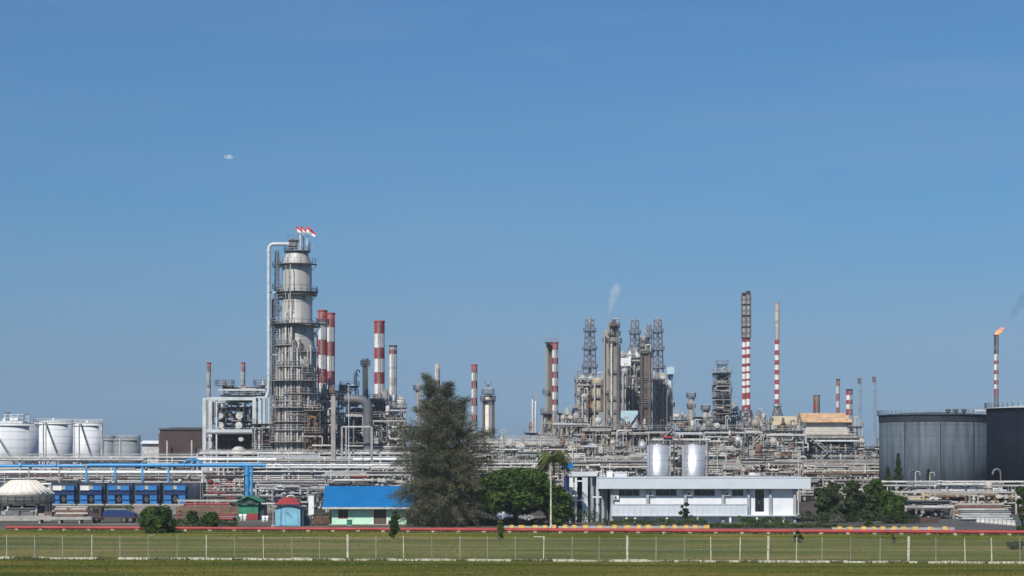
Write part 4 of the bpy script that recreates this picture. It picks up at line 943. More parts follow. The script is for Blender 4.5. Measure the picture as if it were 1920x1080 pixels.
# blue gensets
def genset(px, label, full=True, white=False, seed=0):
    T = Thing('generator_unit', label, 'generator', px, 395, 'row of blue generator units'); z = T.lz; hw = T.w(20)
    y0 = 0; zt = z(908); zb = z(945)
    m = MB(); m.box(-hw-.5, hw+.5, 2.2, 9, zb*.0, zt+.25); m.build('housing', 'navy', T)
    for s, e in ((-1, -.16), (.16, 1)):
        q = MB(); q.box(hw*s, hw*e, 1.2, 2.2-.004, z(919.5), z(911)); q.build('air_hood', 'white_paint' if white and s < 0 else 'blue_bright', T)
    q = MB(); q.box(-hw*.16+.004, hw*.16-.004, 1.3, 2.19, z(918), z(911)); q.build('junction_box', 'beige', T)
    q = MB(); q.box(-hw*.98, hw*.98, 1.5, 2.196, z(928), z(919.7)); 
    for i in range(16): q.box(-hw*.96+i*hw*.122, -hw*.96+i*hw*.122+.06, 1.44, 1.498, z(928), z(920))
    q.build('radiator', 'blue_navy', T)
    for s, e in ((-1, -.35), (.35, 1)):
        q = MB(); q.box(hw*s, hw*e, 1.0, 2.194, z(937), z(929)); q.box(hw*s, hw*e, 1.25, 2.193, z(945), z(938)); q.build('service_door', 'blue_bright', T)
    q = MB(); q.tube([(0, 1.7, .6), (0, 1.7, z(930))], .28, 10); q.tube([(0, 1.5, z(936)), (0, 1.9, z(936))], .5, 12); q.build('motor', 'dark_steel', T)
    q = MB(); q.pipe([(-hw*.5, 4, zt+.2), (-hw*.5, 4, zt+1.2), (hw*.6, 4, zt+1.2)], .2, 8); q.build('exhaust_pipe', 'rust', T)
    q = MB(); q.box(-hw-.5, hw+.5, .8, 2.19, 0, z(945)-.01); q.build('plinth', 'concrete', T)
for i, (p, lb) in enumerate(((116, 'blue generator unit with white hood beside the cream basin'), (168, 'blue generator unit, second from the cream basin, with a white left hood'), (220, 'blue generator unit in the middle of the row'), (272, 'blue generator unit above the big rounded shrub'), (326, 'blue generator unit next to the dark blue tank'))):
    genset(p, lb, white=i < 2)
T = Thing('dark_blue_tank', 'short wide dark blue tank at the right end of the generator row', 'tank', 370, 392); q = MB(); q.lathe([(T.w(18), 0), (T.w(18), T.lz(908)), (T.w(17), T.lz(905.5)), (.3, T.lz(904.5))], 30); q.build('shell', 'navy', T); ladder(T, 1.2, -T.w(18), 0, T.lz(906), cage=False)
# pumps and rusty valves between the dark tank and the blue pipe
module(388, 452, 893, 388, 5, 'low pump skid with red valves left of the tall blue pipe', 401, 2, ['red_roof', 'rust', 'beige', 'white_dirty', 'stone', 'red_roof'], 'stone', 'pump_skid', 'pump skid', 14, 4, 'pump skids', top=False, stairs=False, colw=.2)
# scrap and stored pipes in the yard
def pipe_stack(px0, px1, Y, n, rad, m_, label, seed):
    rg = random.Random(seed); T = Thing('stacked_pipe_pile', label, 'pipe pile', (px0+px1)/2, Y, 'piles of stored pipes in the yard'); a, b = T.lx(px0), T.lx(px1)
    row = n; y = 0; z = rad+.12; k = 0
    while row > 0:
        for i in range(row):
            q = MB(); o = rg.uniform(-.5, .5); q.tube([(a+o, y+i*rad*2.1, z), (b+o, y+i*rad*2.1, z)], rad, 8); q.build('pipe', rg.choice(m_), T)
        z += rad*1.75; y += rad*1.05; row -= 1
    q = MB()
    for t in (.2, .8): x = a+(b-a)*t; q.box(x-.1, x+.1, -.3, n*rad*2.1, 0, .12)
    q.build('timber_bearer', 'bark', T)
pipe_stack(100, 160, 315, 5, .2, ['rust', 'beige', 'stone'], 'pile of dull pipes before the blue generator row', 1)
pipe_stack(335, 380, 305, 5, .17, ['rust', 'tower_brown'], 'pile of rusty pipes right of the big rounded shrub', 2)
pipe_stack(395, 440, 300, 4, .16, ['rust', 'mid_steel', 'red_roof'], 'pile of brown and red pipes left of the green hut', 3)
pipe_stack(10, 60, 318, 4, .2, ['galv', 'dark_steel'], 'pile of grey pipes below the cream basin', 4)
pipe_stack(172, 240, 318, 4, .18, ['mid_steel', 'rust', 'blue_navy'], 'pile of dark pipes above the flatbed truck', 7)
pipe_stack(345, 430, 335, 5, .2, ['rust', 'rust', 'tower_brown', 'red_roof'], 'wide pile of rust red pipes left of the green hut', 8)
def crates(px, Y, n, label, seed, mats_):
    rg = random.Random(seed)
    for i in range(n):
        T = Thing('storage_crate', label % ('first', 'second', 'third', 'fourth', 'fifth', 'sixth', 'seventh', 'eighth')[i], 'crate', px+i*13+rg.uniform(-2, 2), Y+rg.uniform(-3, 3), 'crates in the left yard')
        w, d, h = rg.uniform(.5, 1.1), rg.uniform(.8, 1.4), rg.uniform(.6, 1.5); q = MB(); q.box(-w, w, 0, d, .12, h); q.build('box', rg.choice(mats_), T)
        q = MB(); [q.box(x-.05, x+.05, -.04, -.003, .12, h) for x in (-w+.05, 0, w-.05)]; q.box(-w, w, -.08, -.042, h*.5, h*.5+.1); q.build('batten', 'mid_steel', T)
        q = MB(); [q.box(x-.08, x+.08, .05, d-.05, 0, .118) for x in (-w*.7, w*.7)]; q.build('skid', 'bark', T)
crates(12, 306, 8, 'small crate in the left yard row below the cream basin, %s from the left', 5, ['mid_steel', 'beige', 'dark_steel', 'rust', 'bld_grey'])
crates(338, 300, 8, 'small crate in the rusty yard row beside the green hut, %s from the left', 6, ['rust', 'tower_brown', 'dark_steel', 'beige', 'red_roof'])
hedge(100, 250, 345, 1.2, 'scrubby olive growth before the blue generator row', 64, 'leaf_mid', 'scrub_strip')
# storage tanks
def tank(px, wpx, ytop, Y, label, m_='tank_white', dome=False, stairs_=True, group='white storage tanks on the left'):
    T = Thing('storage_tank', label, 'tank', px, Y, group); r = T.w(wpx)/2; z = T.lz(ytop)
    m = MB(); pr = [(r, 0)]
    k = max(4, int(z/2.4))
    m.lathe([(r, 0), (r, z)], 72)
    for i in range(1, k): m.lathe([(r-.01, z*i/k-.05), (r+.03, z*i/k-.045), (r+.03, z*i/k+.045), (r-.01, z*i/k+.05)], 72, smooth=False)
    m.build('shell', m_, T)
    q = MB(); q.lathe([(r+.02, z+.003), (r*.5, z+r*.07), (.4, z+r*.1), (.4, z+r*.1+.8)], 48); rf = q.build('roof', m_, T)
    q = MB(); q.lathe([(r+.35, z-.75), (r+.35, z-.62), (r+.02, z-.6)], 56, smooth=False); q.build('wind_girder', 'white_dirty', T)
    q = MB(); q.rail([(cos(tau*i/40)*r*.99, sin(tau*i/40)*r*.99, z) for i in range(40)], 1.1, True, .04, 3); q.build('railing', 'white_paint', T)
    if stairs_:
        q = MB(); n = 46; a0 = -pi/2-.15
        for i in range(n):
            t = i/n; a = a0+t*1.1; q.cbox((cos(a)*(r+.5), sin(a)*(r+.5), z*(1-t)), (.5, .5, .07))
        P_ = [(cos(a0+t/20*1.1)*(r+.8), sin(a0+t/20*1.1)*(r+.8), z*(1-t/20)+.9) for t in range(21)]; q.tube(P_, .05, 5)
        P_ = [(cos(a0+t/20*1.1)*(r+.75), sin(a0+t/20*1.1)*(r+.75), z*(1-t/20)-.1) for t in range(21)]; q.tube(P_, .12, 5); q.build('stair', 'mid_steel', T)
    q = MB(); q.pipe([(-r*.3, -r*.95-.5, z+.2), (-r*.3, -r*.95-.5, 1)], .16, 8); q.build('pipe', 'white_paint', T)
    return T
tank(8, 126, 795, 620, 'large white storage tank at the left edge with gear on its roof')
T = Thing('roof_platform', 'white foam gear platform on top of the leftmost storage tank', 'platform', 32, 615, None)
q = MB(); q.box(T.lx(12), T.lx(46), -2, 4, T.lz(795), T.lz(790)); q.box(T.lx(20), T.lx(34), -1, 2, T.lz(790)+.003, T.lz(784)); q.build('base', 'white_paint', T)
q = MB(); q.rail([(T.lx(12), -2, T.lz(790)), (T.lx(48), -2, T.lz(790)), (T.lx(48), 4, T.lz(790))], 2.2, r=.07); q.rail([(T.lx(20), -1, T.lz(784)), (T.lx(34), -1, T.lz(784))], 1.2, r=.05); q.build('railing', 'white_paint', T)
q = MB(); q.tube([(T.lx(15), 0, T.lz(790)), (T.lx(15), 0, T.lz(775))], .12, 6); q.cbox((T.lx(15), 0, T.lz(774.5)), (1.6, .4, .5)); q.build('lamp_mast', 'dark_steel', T)
tank(100, 72, 792, 665, 'white storage tank with a spiral stair, second from the left edge')
tank(163, 58, 795, 690, 'white storage tank with a spiral stair, third from the left edge')
tank(201, 30, 822, 730, 'small grey storage tank behind the row of white ones', 'tank_grey', stairs_=False)
tank(238, 50, 822, 720, 'low wide grey storage tank left of the brown building', 'tank_grey', stairs_=False)
q = None
T = Thing('pipe_bridge', 'white walkway bridge linking the tops of the white storage tanks', 'walkway', 150, 640); q = MB(); z = T.lz(792); q.beam((T.lx(70), 0, z), (T.lx(192), 0, z-.2), .9, .25); q.build('deck', 'white_dirty', T); q = MB(); q.rail([(T.lx(70), -.4, z+.1), (T.lx(192), -.4, z-.1)], 1.1, r=.05); q.build('railing', 'white_paint', T)
q = MB(); [q.box(T.lx(p)-.2, T.lx(p)+.2, -.2, .2, 0, z-.2) for p in (86, 139, 190)]; q.build('support', 'white_dirty', T)
def brown_building():
    T = Thing('brown_warehouse', 'dark brown sheeted warehouse left of the white steel structure', 'warehouse', 342, 520); x0, x1 = T.lx(300), T.lx(386); z = T.lz(806)
    m = MB(); m.box(x0, x1, 0, 14, 0, z)
    n = 40
    for i in range(n): x = x0+(x1-x0)*i/n; m.box(x+.05, x+.14, -.05, -.003, 4, z-.2)
    m.build('wall', 'brown_wall', T); m = MB(); m.box(x0-.3, x1+.3, -.35, 14.3, z+.003, z+.45); m.box(T.lx(313), x1, 3, 8, z+.453, T.lz(801)); m.build('roof', 'dark_steel', T)
    m = MB(); m.box(x0-.6, x0-.004, 1, 12, 0, T.lz(812)); m.build('side_annex', 'rust', T)
    for p in (316, 362): q = MB(); q.tube([(T.lx(p), -2, 0), (T.lx(p), -2, T.lz(826))], .25, 8); q.build('vent_pipe', 'white_dirty', T)
brown_building()
T = Thing('white_shed', 'small white shed roofs between the low grey tank and the brown warehouse', 'shed', 282, 640); q = MB(); q.box(T.lx(266), T.lx(300), 0, 8, 0, T.lz(832)); q.build('wall', 'white_dirty', T); q = MB(); q.add([(T.lx(264), -1, T.lz(832)+.01), (T.lx(302), -1, T.lz(832)+.01), (T.lx(302), 4, T.lz(826)), (T.lx(264), 4, T.lz(826)), (T.lx(264), 9, T.lz(832)+.01), (T.lx(302), 9, T.lz(832)+.01)], [(0,1,2,3), (3,2,5,4), (0,3,4), (1,5,2)]); q.build('roof', 'white_paint', T)

def blue_shelter():
    T = Thing('blue_shelter', 'small blue roofed shelter just right of the palm fronds', 'shelter', 1064, 380, None); x0, x1 = T.lx(1054), T.lx(1075); z = T.lz(878)
    q = MB(); q.add([(x0, 0, z), (x1, 0, z), (x1, 4, z+1.1), (x0, 4, z+1.1), (x0, 0, z-.12), (x1, 0, z-.12), (x1, 4, z+.98), (x0, 4, z+.98)], [(0,1,2,3), (4,7,6,5), (0,4,5,1), (1,5,6,2), (2,6,7,3), (3,7,4,0)]); q.build('roof', 'blue_roof', T)
    for x in (x0+.2, x1-.2): q = MB(); q.box(x-.1, x+.1, .2, .4, 0, z-.13); q.build('post', 'galv', T)
    q = MB(); q.box(x0+.4, x1-.4, 2.5, 3.3, z*.4, z*.8); q.build('back_panel', 'blue_navy', T)
    q = MB(); q.box(x0, x1, 0, 4, z*.4-.15, z*.4-.01); q.build('deck', 'mid_steel', T)
blue_shelter()
# ------------------------------------------------------------------ racks at the left and centre
BP = ['white_dirty', 'white_paint', 'galv', 'steel_light', 'galv', 'stone', 'beige']
def blue_line():
    T = Thing('blue_pipeline', 'bright blue water main on blue steel legs crossing the left half', 'pipeline', 250, 411, None)
    z = T.lz(872.5); m = MB(); a, b = T.lx(-25), T.lx(498); r = T.w(3.6)
    m.pipe([(a, 0, z-.15), (T.lx(158), 0, z-.15)], r*.8, 14); m.pipe([(T.lx(164), 0, z), (b, 0, z)], r, 14)
    for p in (40, 105, 200, 255, 300, 345, 420, 490): m.tube([(T.lx(p)-.12, 0, z), (T.lx(p)+.12, 0, z)], r*1.25, 14)
    m.build('main_pipe', 'blue_pipe', T)
    m = MB(); m.pipe([(T.lx(345), -.1, z+r), (T.lx(352), -.1, T.lz(862)), (T.lx(372), -.1, T.lz(862)), (T.lx(378), -.1, z+r)], r*.6, 10); m.tube([(T.lx(362), -.1, T.lz(868)), (T.lx(362), -.1, T.lz(858))], r*.9, 10); m.build('valve_loop', 'blue_pipe', T)
    for p in (162, 216, 267, 316, 314-260, 316-205): 
        x = T.lx(p); q = MB(); q.box(x-.2, x+.2, -.2, .2, 0, z-r*.9) if p > 150 else q.box(x-.12, x+.12, -.2, .2, 0, z-r*.9); q.beam((x, 0, z-r-.1), (x, 2.5, z-r-.1), .3); q.build('leg', 'blue_pipe' if p > 150 else 'galv', T)
    for p, ww in ((463, 4.6), (471.5, 2.6)):
        q = MB(); q.pipe([(T.lx(p-15), .2, z), (T.lx(p), .2, z), (T.lx(p), -.3, T.lz(935)), (T.lx(p), -.3, 0)], T.w(ww), 14); 
        for zz in (T.lz(890), T.lz(912)): q.tube([(T.lx(p), 0, zz-.1), (T.lx(p), 0, zz+.1)], T.w(ww)*1.25, 14)
        q.build('down_pipe', 'blue_pipe', T)
blue_line()
rack(-20, 500, 430, [888, 899], 'low white pipe rack under the blue water main on the left', 71, 6, BP+['rust'], 'galv', 5, 3.4, .12, .26, drops=40, trough=False)
rack(-20, 380, 455, [860, 879], 'grey pipe rack behind the blue water main before the storage tanks', 72, 6, BP, 'steel_light', 5, 7, .12, .28, drops=14)
rack(380, 770, 418, [873, 888, 902], 'white pipe rack right of the tall blue pipe above the huts', 73, 6, BP, 'steel_light', 4, 3.6, .12, .3, drops=44, trough=False)
rack(370, 770, 436, [853, 864], 'upper white pipe rack at the foot of the main tower', 74, 7, BP, 'steel_light', 5, 7, .14, .34, drops=22)
rack(480, 612, 345, [911], 'thin low grey pipe rack behind the light blue shed', 75, 3, ['galv', 'mid_steel', 'galv'], 'galv', 3, 6, .06, .12, drops=14, trough=False)
module(505, 610, 908, 365, 4, 'low pump skid behind the red roofed hut', 402, 1, ['galv', 'navy', 'beige', 'dark_steel', 'blue_navy'], 'stone', 'pump_skid', 'pump skid', 22, 5, 'pump skids', top=False, stairs=False, colw=.18)
module(610, 770, 885, 400, 6, 'pump skid with dark red tanks behind the blue house roof', 403, 2, ['red_roof', 'galv', 'white_dirty', 'beige', 'mid_steel', 'rust'], 'galv', 'pump_skid', 'pump skid', 34, 7, 'pump skids', top=False, stairs=False, colw=.2)

# ------------------------------------------------------------------ white framed exchanger structure
def white_frame():
    Y = 455; T = Thing('exchanger_structure', 'white framed steel structure holding round silver exchangers left of the main tower', 'process structure', 442, Y)
    L = T.lx; Zz = T.lz; d = 9; m = MB()
    for p, w, zt in ((383.5, .42, 746), (406, .18, 746), (477, .42, 744), (486, .22, 744), (505, .3, 740)):
        for y in (0, d): m.box(L(p)-w, L(p)+w, y-w, y+w, 0, Zz(zt))
    for py, w, a, b in ((747.5, .38, 384, 477), (808, .38, 384, 477), (846, .2, 384, 500)):
        for y in (0, d): m.box(L(a)+.42, L(b)-.42, y-w, y+w, Zz(py)-w, Zz(py)+w)
    m.box(L(478)+.4, L(505)-.3, -.2, .2, Zz(745)-.2, Zz(745)+.2); m.box(L(410), L(497), -.3, .3, Zz(731)-.22, Zz(731)+.22)
    m.build('steel_frame', 'steel_light', T)
    m = MB(); m.box(L(386), L(504), -.3, d+.3, Zz(811)-.35, Zz(811)); m.build('deck', 'mid_steel', T)
    m = MB(); m.box(L(410), L(494), 1, d, Zz(742), Zz(740)); m.build('deck', 'stone', T)
    for px, py, r in ((413, 779, 4.6), (413, 797, 5.2), (448, 779, 5.8), (447, 797, 5.8), (391, 824, 4), (451, 823, 4)):
        q = MB(); rr = T.w(r); c = (L(px), d*.45, Zz(py)); q.drum(c, d*.72, rr, 'y', 20)
        q.tube([(L(px), d*.09-.3, Zz(py)), (L(px), d*.09-.05, Zz(py))], rr*1.12, 20); q.build('exchanger', 'white_dirty' if r > 4.1 else 'steel_light', T)
    q = MB(); q.drum((L(447), d*.2, Zz(850)), d*.6, T.w(13), 'y', 28); q.build('drum', 'white_dirty', T)
    rg = random.Random(9)
    for i in range(34): rnd_pipe(rg, T, L(392), L(474), d*.6, d*1.3, Zz(806), Zz(750), ['mid_steel', 'galv', 'dark_steel', 'rust', 'steel_light', 'navy'], .22)
    for i in range(30): rnd_pipe(rg, T, L(386), L(500), d*.4, d*1.3, .5, Zz(812), ['mid_steel', 'dark_steel', 'dark_steel', 'navy', 'rust'], .3)
    for i in range(18): rnd_pipe(rg, T, L(411), L(496), .3, d, Zz(744), Zz(724), ['mid_steel', 'galv', 'white_dirty', 'stone'], .2)
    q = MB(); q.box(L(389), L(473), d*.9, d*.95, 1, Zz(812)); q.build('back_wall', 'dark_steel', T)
    for z in (Zz(811), Zz(740)):
        q = MB(); q.rail([(L(386), -.25, z), (L(502), -.25, z), (L(502), d, z)], 1.1, r=.04); q.build('railing', 'galv', T)
    for p, r, top in ((496, 1.5, 746), (489, .9, 750)): q = MB(); q.tube([(L(p), -.6, Zz(800)), (L(p), -.6, Zz(top))], T.w(r), 10); q.build('riser_pipe', 'white_paint', T)
    for p in (419, 501-10):
        q = MB(); q.lathe([(T.w(4), Zz(731)), (T.w(4.6), Zz(722)), (T.w(3), Zz(716)), (.1, Zz(712))], 14, cx=L(p), cy=2); q.build('vent_vessel', 'galv' if p > 450 else 'rust', T)
        q = MB(); q.rail([(L(p)-2, 0, Zz(722)), (L(p)+2, 0, Zz(722)), (L(p)+2, 4, Zz(722)), (L(p)-2, 4, Zz(722))], 1.2, True, .06); q.box(L(p)-2, L(p)+2, 0, 4, Zz(722)-.12, Zz(722)); q.build('platform', 'mid_steel', T)
white_frame()
G1 = 'red and white chimneys of the refinery'
stack(391.5, 7.6, 680, 470, [(680, 0), (697, 1), (715, 3), (722, 0), (727, 1), (741, 3)], 'thin red and white chimney at the left side of the white steel structure')
stack(456, 7.8, 680, 470, [(680, 0), (697, 1), (712, 3), (722, 0), (727, 1)], 'thin red and white chimney above the middle of the white steel structure')

# ------------------------------------------------------------------ main tower
def main_tower():
    Y = 445; fr = -.1
    prof = [(481, 44), (489, 50), (494, 54), (498, 54), (500, 55), (545, 55), (549, 57), (600, 57), (606, 62), (650, 66), (655, 72), (850, 74)]
    T = column(557, Y, prof, 'tallest silver distillation tower with ring platforms and three flags on top', 'tower_skin', [], [], n=40, lad=None, rings=4, top=False)
    plats = [(471, 25, 0, tau), (496, 38, pi*.75, pi*2.02), (548, 40, 0, tau), (553, 38, 0, tau), (608, 50, pi*.8, pi*2.0), (612, 44, 0, tau), (648, 46, pi*.78, pi*1.45), (660, 42, pi*1.3, pi*2.0), (714, 52, pi*.8, pi*1.98), (738, 46, pi*1.35, pi*2.0), (688, 44, pi*1.2, pi*1.7), (700, 45, pi*1.6, pi*2.1), (752, 44, pi*1.05, pi*1.6), (764, 50, pi*1.2, pi*2.), (777, 45, pi*1.4, pi*2.), (806, 46, pi, pi*1.9), (790, 48, pi*1.1, pi*2.0), (828, 53, pi*.9, pi*2.1)]
    for py, hw, a0, a1 in plats:
        z = T.lz(py); ri = T.w(27 if py < 600 else 33 if py < 655 else 36.5)*.98
        if py == 471: ri = .2
        ring_deck(T, z, T.w(hw), ri if ri < T.w(hw)-.5 else T.w(hw)-1.2, a0, a1, mat_='mid_steel' if py < 640 else 'stone')
    zc = T.lz(481); q = MB(); q.lathe([(T.w(22), zc-.2), (T.w(20), T.lz(476)), (T.w(14), T.lz(472.5))], 32); q.build('top_head', 'tower_skin', T)
    # overhead line, left
    q = MB(); r = T.w(3.4); x = T.lx(504.5); q.pipe([(T.lx(548), -.5, T.lz(458)), (x, -.5, T.lz(458)), (x, -.5, T.lz(735)), (T.lx(500), -.5, T.lz(745))], r, 14, bend=3)
    for py in (470, 545, 620, 700): q.tube([(x, -.5, T.lz(py)), (x, -.5, T.lz(py)-.35)], r*1.25, 14)
    q.build('overhead_line', 'steel_light', T)
    q = MB(); x2 = T.lx(510.5); q.pipe([(T.lx(530), .8, T.lz(560)), (x2, .8, T.lz(560)), (x2, .8, T.lz(740))], T.w(2), 10); q.build('riser_pipe', 'mid_steel', T)
    for py in (548, 612, 665): q = MB(); q.beam((T.lx(500), .2, T.lz(py)), (T.lx(535), .2, T.lz(py)), .3); q.build('pipe_bracket', 'steel_light', T)
    rg = random.Random(77)
    # top gear
    for p, t, b, w, mm in ((548, 447, 471, 2.5, 'galv'), (556, 448, 471, 1.6, 'mid_steel'), (563.5, 440, 471, 2.2, 'steel_light'), (569, 443, 471, 1, 'mid_steel'), (576, 440, 471, 1.2, 'steel_light'), (580, 452, 471, 1.2, 'mid_steel'), (586, 458, 470, .7, 'galv'), (543, 455, 471, 1.4, 'dark_steel')):
        q = MB(); q.tube([(T.lx(p), rg.uniform(-1.2, 1.2), T.lz(b)), (T.lx(p), rg.uniform(-1.2, 1.2), T.lz(t))], T.w(w), 10); q.build('top_pipe', mm, T)
    q = MB(); q.box(T.lx(541), T.lx(560), -1.5, 1.5, T.lz(452), T.lz(450.5)); q.box(T.lx(543), T.lx(557), -1.2, 1, T.lz(462), T.lz(455)); q.rail([(T.lx(541), -1.5, T.lz(450.5)), (T.lx(560), -1.5, T.lz(450.5))], 1.1); q.build('top_frame', 'mid_steel', T)
    # vertical risers in front of the shell
    for p, t, b, w, mm in ((528, 615, 850, 2.2, 'tower_skin'), (534.5, 600, 850, 1.6, 'galv'), (540, 590, 850, 2.4, 'white_dirty'), (546, 555, 850, 1.3, 'stone'), (551, 612, 850, 2.6, 'galv'), (557.5, 640, 850, 1.4, 'mid_steel'), (562, 655, 850, 1.8, 'white_dirty'), (569, 700, 850, 1.0, 'rust'), (574, 715, 840, 1.5, 'mid_steel'), (582, 680, 850, 1.2, 'stone'), (588, 740, 850, 1.8, 'galv'), (523, 720, 850, 1.4, 'white_dirty'), (517, 735, 850, 1.2, 'galv'), (549, 500, 548, 1.0, 'galv'), (540, 502, 545, .8, 'stone')):
        q = MB(); x = T.lx(p); R_ = T.w(36.5); y = -math.sqrt(max(.5, R_*R_-x*x))-.45; q.pipe([(x*.8, y+1.2, T.lz(t)), (x, y, T.lz(t)), (x, y, max(0, T.lz(b)-3))], T.w(w)*.9, 8)
        zz = T.lz(t)-3
        while zz > 5: q.tube([(x, y, zz), (x, y, zz+.2)], T.w(w)*1.25, 8); zz -= rg.uniform(6, 11)
        q.build('riser_pipe', mm, T)
    for i in range(64):                                       # nozzles and small lines on the lower shell
        q = MB(); a = rg.uniform(-pi*.95, -pi*.05); R_ = T.w(36.5); z = T.lz(rg.uniform(620, 840)); c = Vector((cos(a), sin(a), 0)); p0 = c*R_; 
        q.pipe([p0+Vector((0, 0, z)), p0*1.13+Vector((0, 0, z)), p0*1.13+Vector((0, 0, z-rg.uniform(2, 9)))], rg.choice((.12, .16, .22)), 7); q.tube([p0*1.04+Vector((0, 0, z)), p0*1.07+Vector((0, 0, z))], .34, 8); q.build('nozzle_line', rg.choice(['galv', 'stone', 'beige', 'rust', 'stone', 'tower_brown']), T)
    for i in range(4): 
        ladder(T, T.lx((521, 515, 524, 510)[i]), -T.w(20), T.lz((612, 714, 496+50, 828)[i]), T.lz((553, 612, 478, 714)[i]), 'mid_steel')
    # three flags drooping to the right
    for k, (p, py, dx, dy) in enumerate(((556, 424, 13, 9.5), (565, 423.5, 12, 11), (576, 423.5, 16, 14.5))):
        q = MB(); x, z = T.lx(p), T.lz(py); q.tube([(x, -.8, T.lz(450)), (x, -.8, z+.2)], .07, 6); fp = q.build('flag_pole', 'galv', T)
        q = MB(); n = 8; A = Vector((x, -.8, z)); ln = Vector((T.w(dx), 0, -T.w(dy))); ht = Vector((-T.w(.6), 0, -T.w(12)*.5))
        if k < 2: ht = Vector((T.w(1), 0, -T.w(11)*.5))
        vs = []
        for j in range(3):
            for i in range(n+1):
                t = i/n; vs.append(A+ln*t+ht*j*.5*2*(1-.35*t)+Vector((0, sin(t*7+j*.6+k)*.28, 0)))
        up = [(j*(n+1)+i, j*(n+1)+i+1, (j+1)*(n+1)+i+1, (j+1)*(n+1)+i) for j in (0,) for i in range(n)]; dn = [(j*(n+1)+i, j*(n+1)+i+1, (j+1)*(n+1)+i+1, (j+1)*(n+1)+i) for j in (1,) for i in range(n)]
        q.add(vs, up, 0, True); q.add(vs, dn, 1, True); q.build('flag', ['red_flag', 'white_paint'], T)
    return T
main_tower()
# structures round the tower foot
module(508, 600, 790, 452, 9, 'brown rusty service structure wrapped round the foot of the main tower', 81, 4, ['stone', 'rust', 'tower_brown', 'beige', 'dark_steel', 'galv'], 'stone', npipe=26, nves=6, bays=3, stairs=True)
module(572, 600, 770, 438, 3.5, 'narrow rust orange platform stack before the foot of the main tower', 82, 4, ['rust', 'rust_orange', 'tower_brown', 'stone'], 'rust', npipe=14, nves=3, bays=1, colw=.16, rmax=.2)
module(474, 510, 795, 446, 6, 'brown pipework structure between the white steel structure and the main tower', 83, 3, ['tower_brown', 'rust', 'mid_steel', 'stone'], 'mid_steel', npipe=16, nves=3, bays=2)
# twin chimneys right of the tower
stack(605, 16.5, 582, 478, [(582, 0), (604, 1), (637, 0), (666, 1), (692, 0), (719, 1), (757, 0), (782, 1)], 'front one of the twin red and white chimneys right of the main tower', plats=((607, 12),), taper=1.02)
stack(620, 16, 587, 492, [(587, 0), (614, 1), (641, 0), (668, 1), (696, 0), (722, 1), (750, 0), (770, 3)], 'rear one of the twin red and white chimneys right of the main tower', taper=1.02)
stack(600, 14, 740, 462, [(740, 1), (757, 0), (781, 3)], 'short banded chimney in front of the twin chimneys', taper=1.02, lad=False)
stack(685, 11, 673, 480, [(673, 5), (676, 5)], 'slim plain blue grey chimney right of the twin chimneys', plats=((684, 9),), mats=('stack_red', 'stack_white', 'stack_soot', 'stack_cream', 'galv', 'clad_grey'), taper=1.0, lad_side=1.2)
stack(711.5, 19.5, 602, 500, [(602, 0), (607, 0), (626, 1), (652, 0), (673, 1), (698, 0), (720, 1), (745, 0), (766, 1)], 'thick clean red and white chimney right of the big grey duct', taper=1.0)
stack(737, 14.5, 648, 486, [(648, 2), (651, 4), (656, 0), (664, 1), (688, 3), (692, 1), (708, 3), (724, 1), (740, 3), (745, 1), (768, 5)], 'faded cream chimney with a rusty top right of the thick red and white one', taper=1.0)
stack(820.5, 9, 683, 520, [(683, 3), (698, 1), (713, 0), (724, 1), (742, 0), (752, 1)], 'slim faded chimney showing above the casuarina top')
stack(889.5, 11, 684, 520, [(684, 0), (699, 1), (714, 0), (729, 1), (746, 0), (761, 1), (778, 0), (791, 1)], 'clean red and white chimney just right of the casuarina', taper=1.0)
column(784, 510, [(723, 8), (760, 8), (850, 9)], 'slim grey column half hidden by the left side of the casuarina', 'stone', [(730, 9), (770, 8)], [(788, 735, 850, .2, 'galv')], n=16, group='slim columns of the refinery')
column(915, 500, [(743, 13), (840, 13), (870, 15)], 'pale column with a wide top platform right of the casuarina', 'cream', [(738, 12), (750, 15), (810, 13)], [(907, 745, 880, .35, 'tower_brown'), (925, 745, 880, .35, 'tower_brown')], n=20, group='slim columns of the refinery')
T = lattice(915, 500, 722, 3, 738, 6, 'small vent mast on the pale column top platform', 'galv', 'vent_mast', 'mast', None, 1.2, .08, True, Z(742, 500))
for p, t, w, lb in ((998.5, 750, 4, 'left one of two slim silver columns before the large grey and banded chimney'), (1004.5, 753, 4, 'right one of two slim silver columns before the large grey and banded chimney')):
    column(p, 560, [(t, w), (800, w+.5), (815, w+2)], lb, 'alu', [], [], n=14, group='slim columns of the refinery', lad=None)
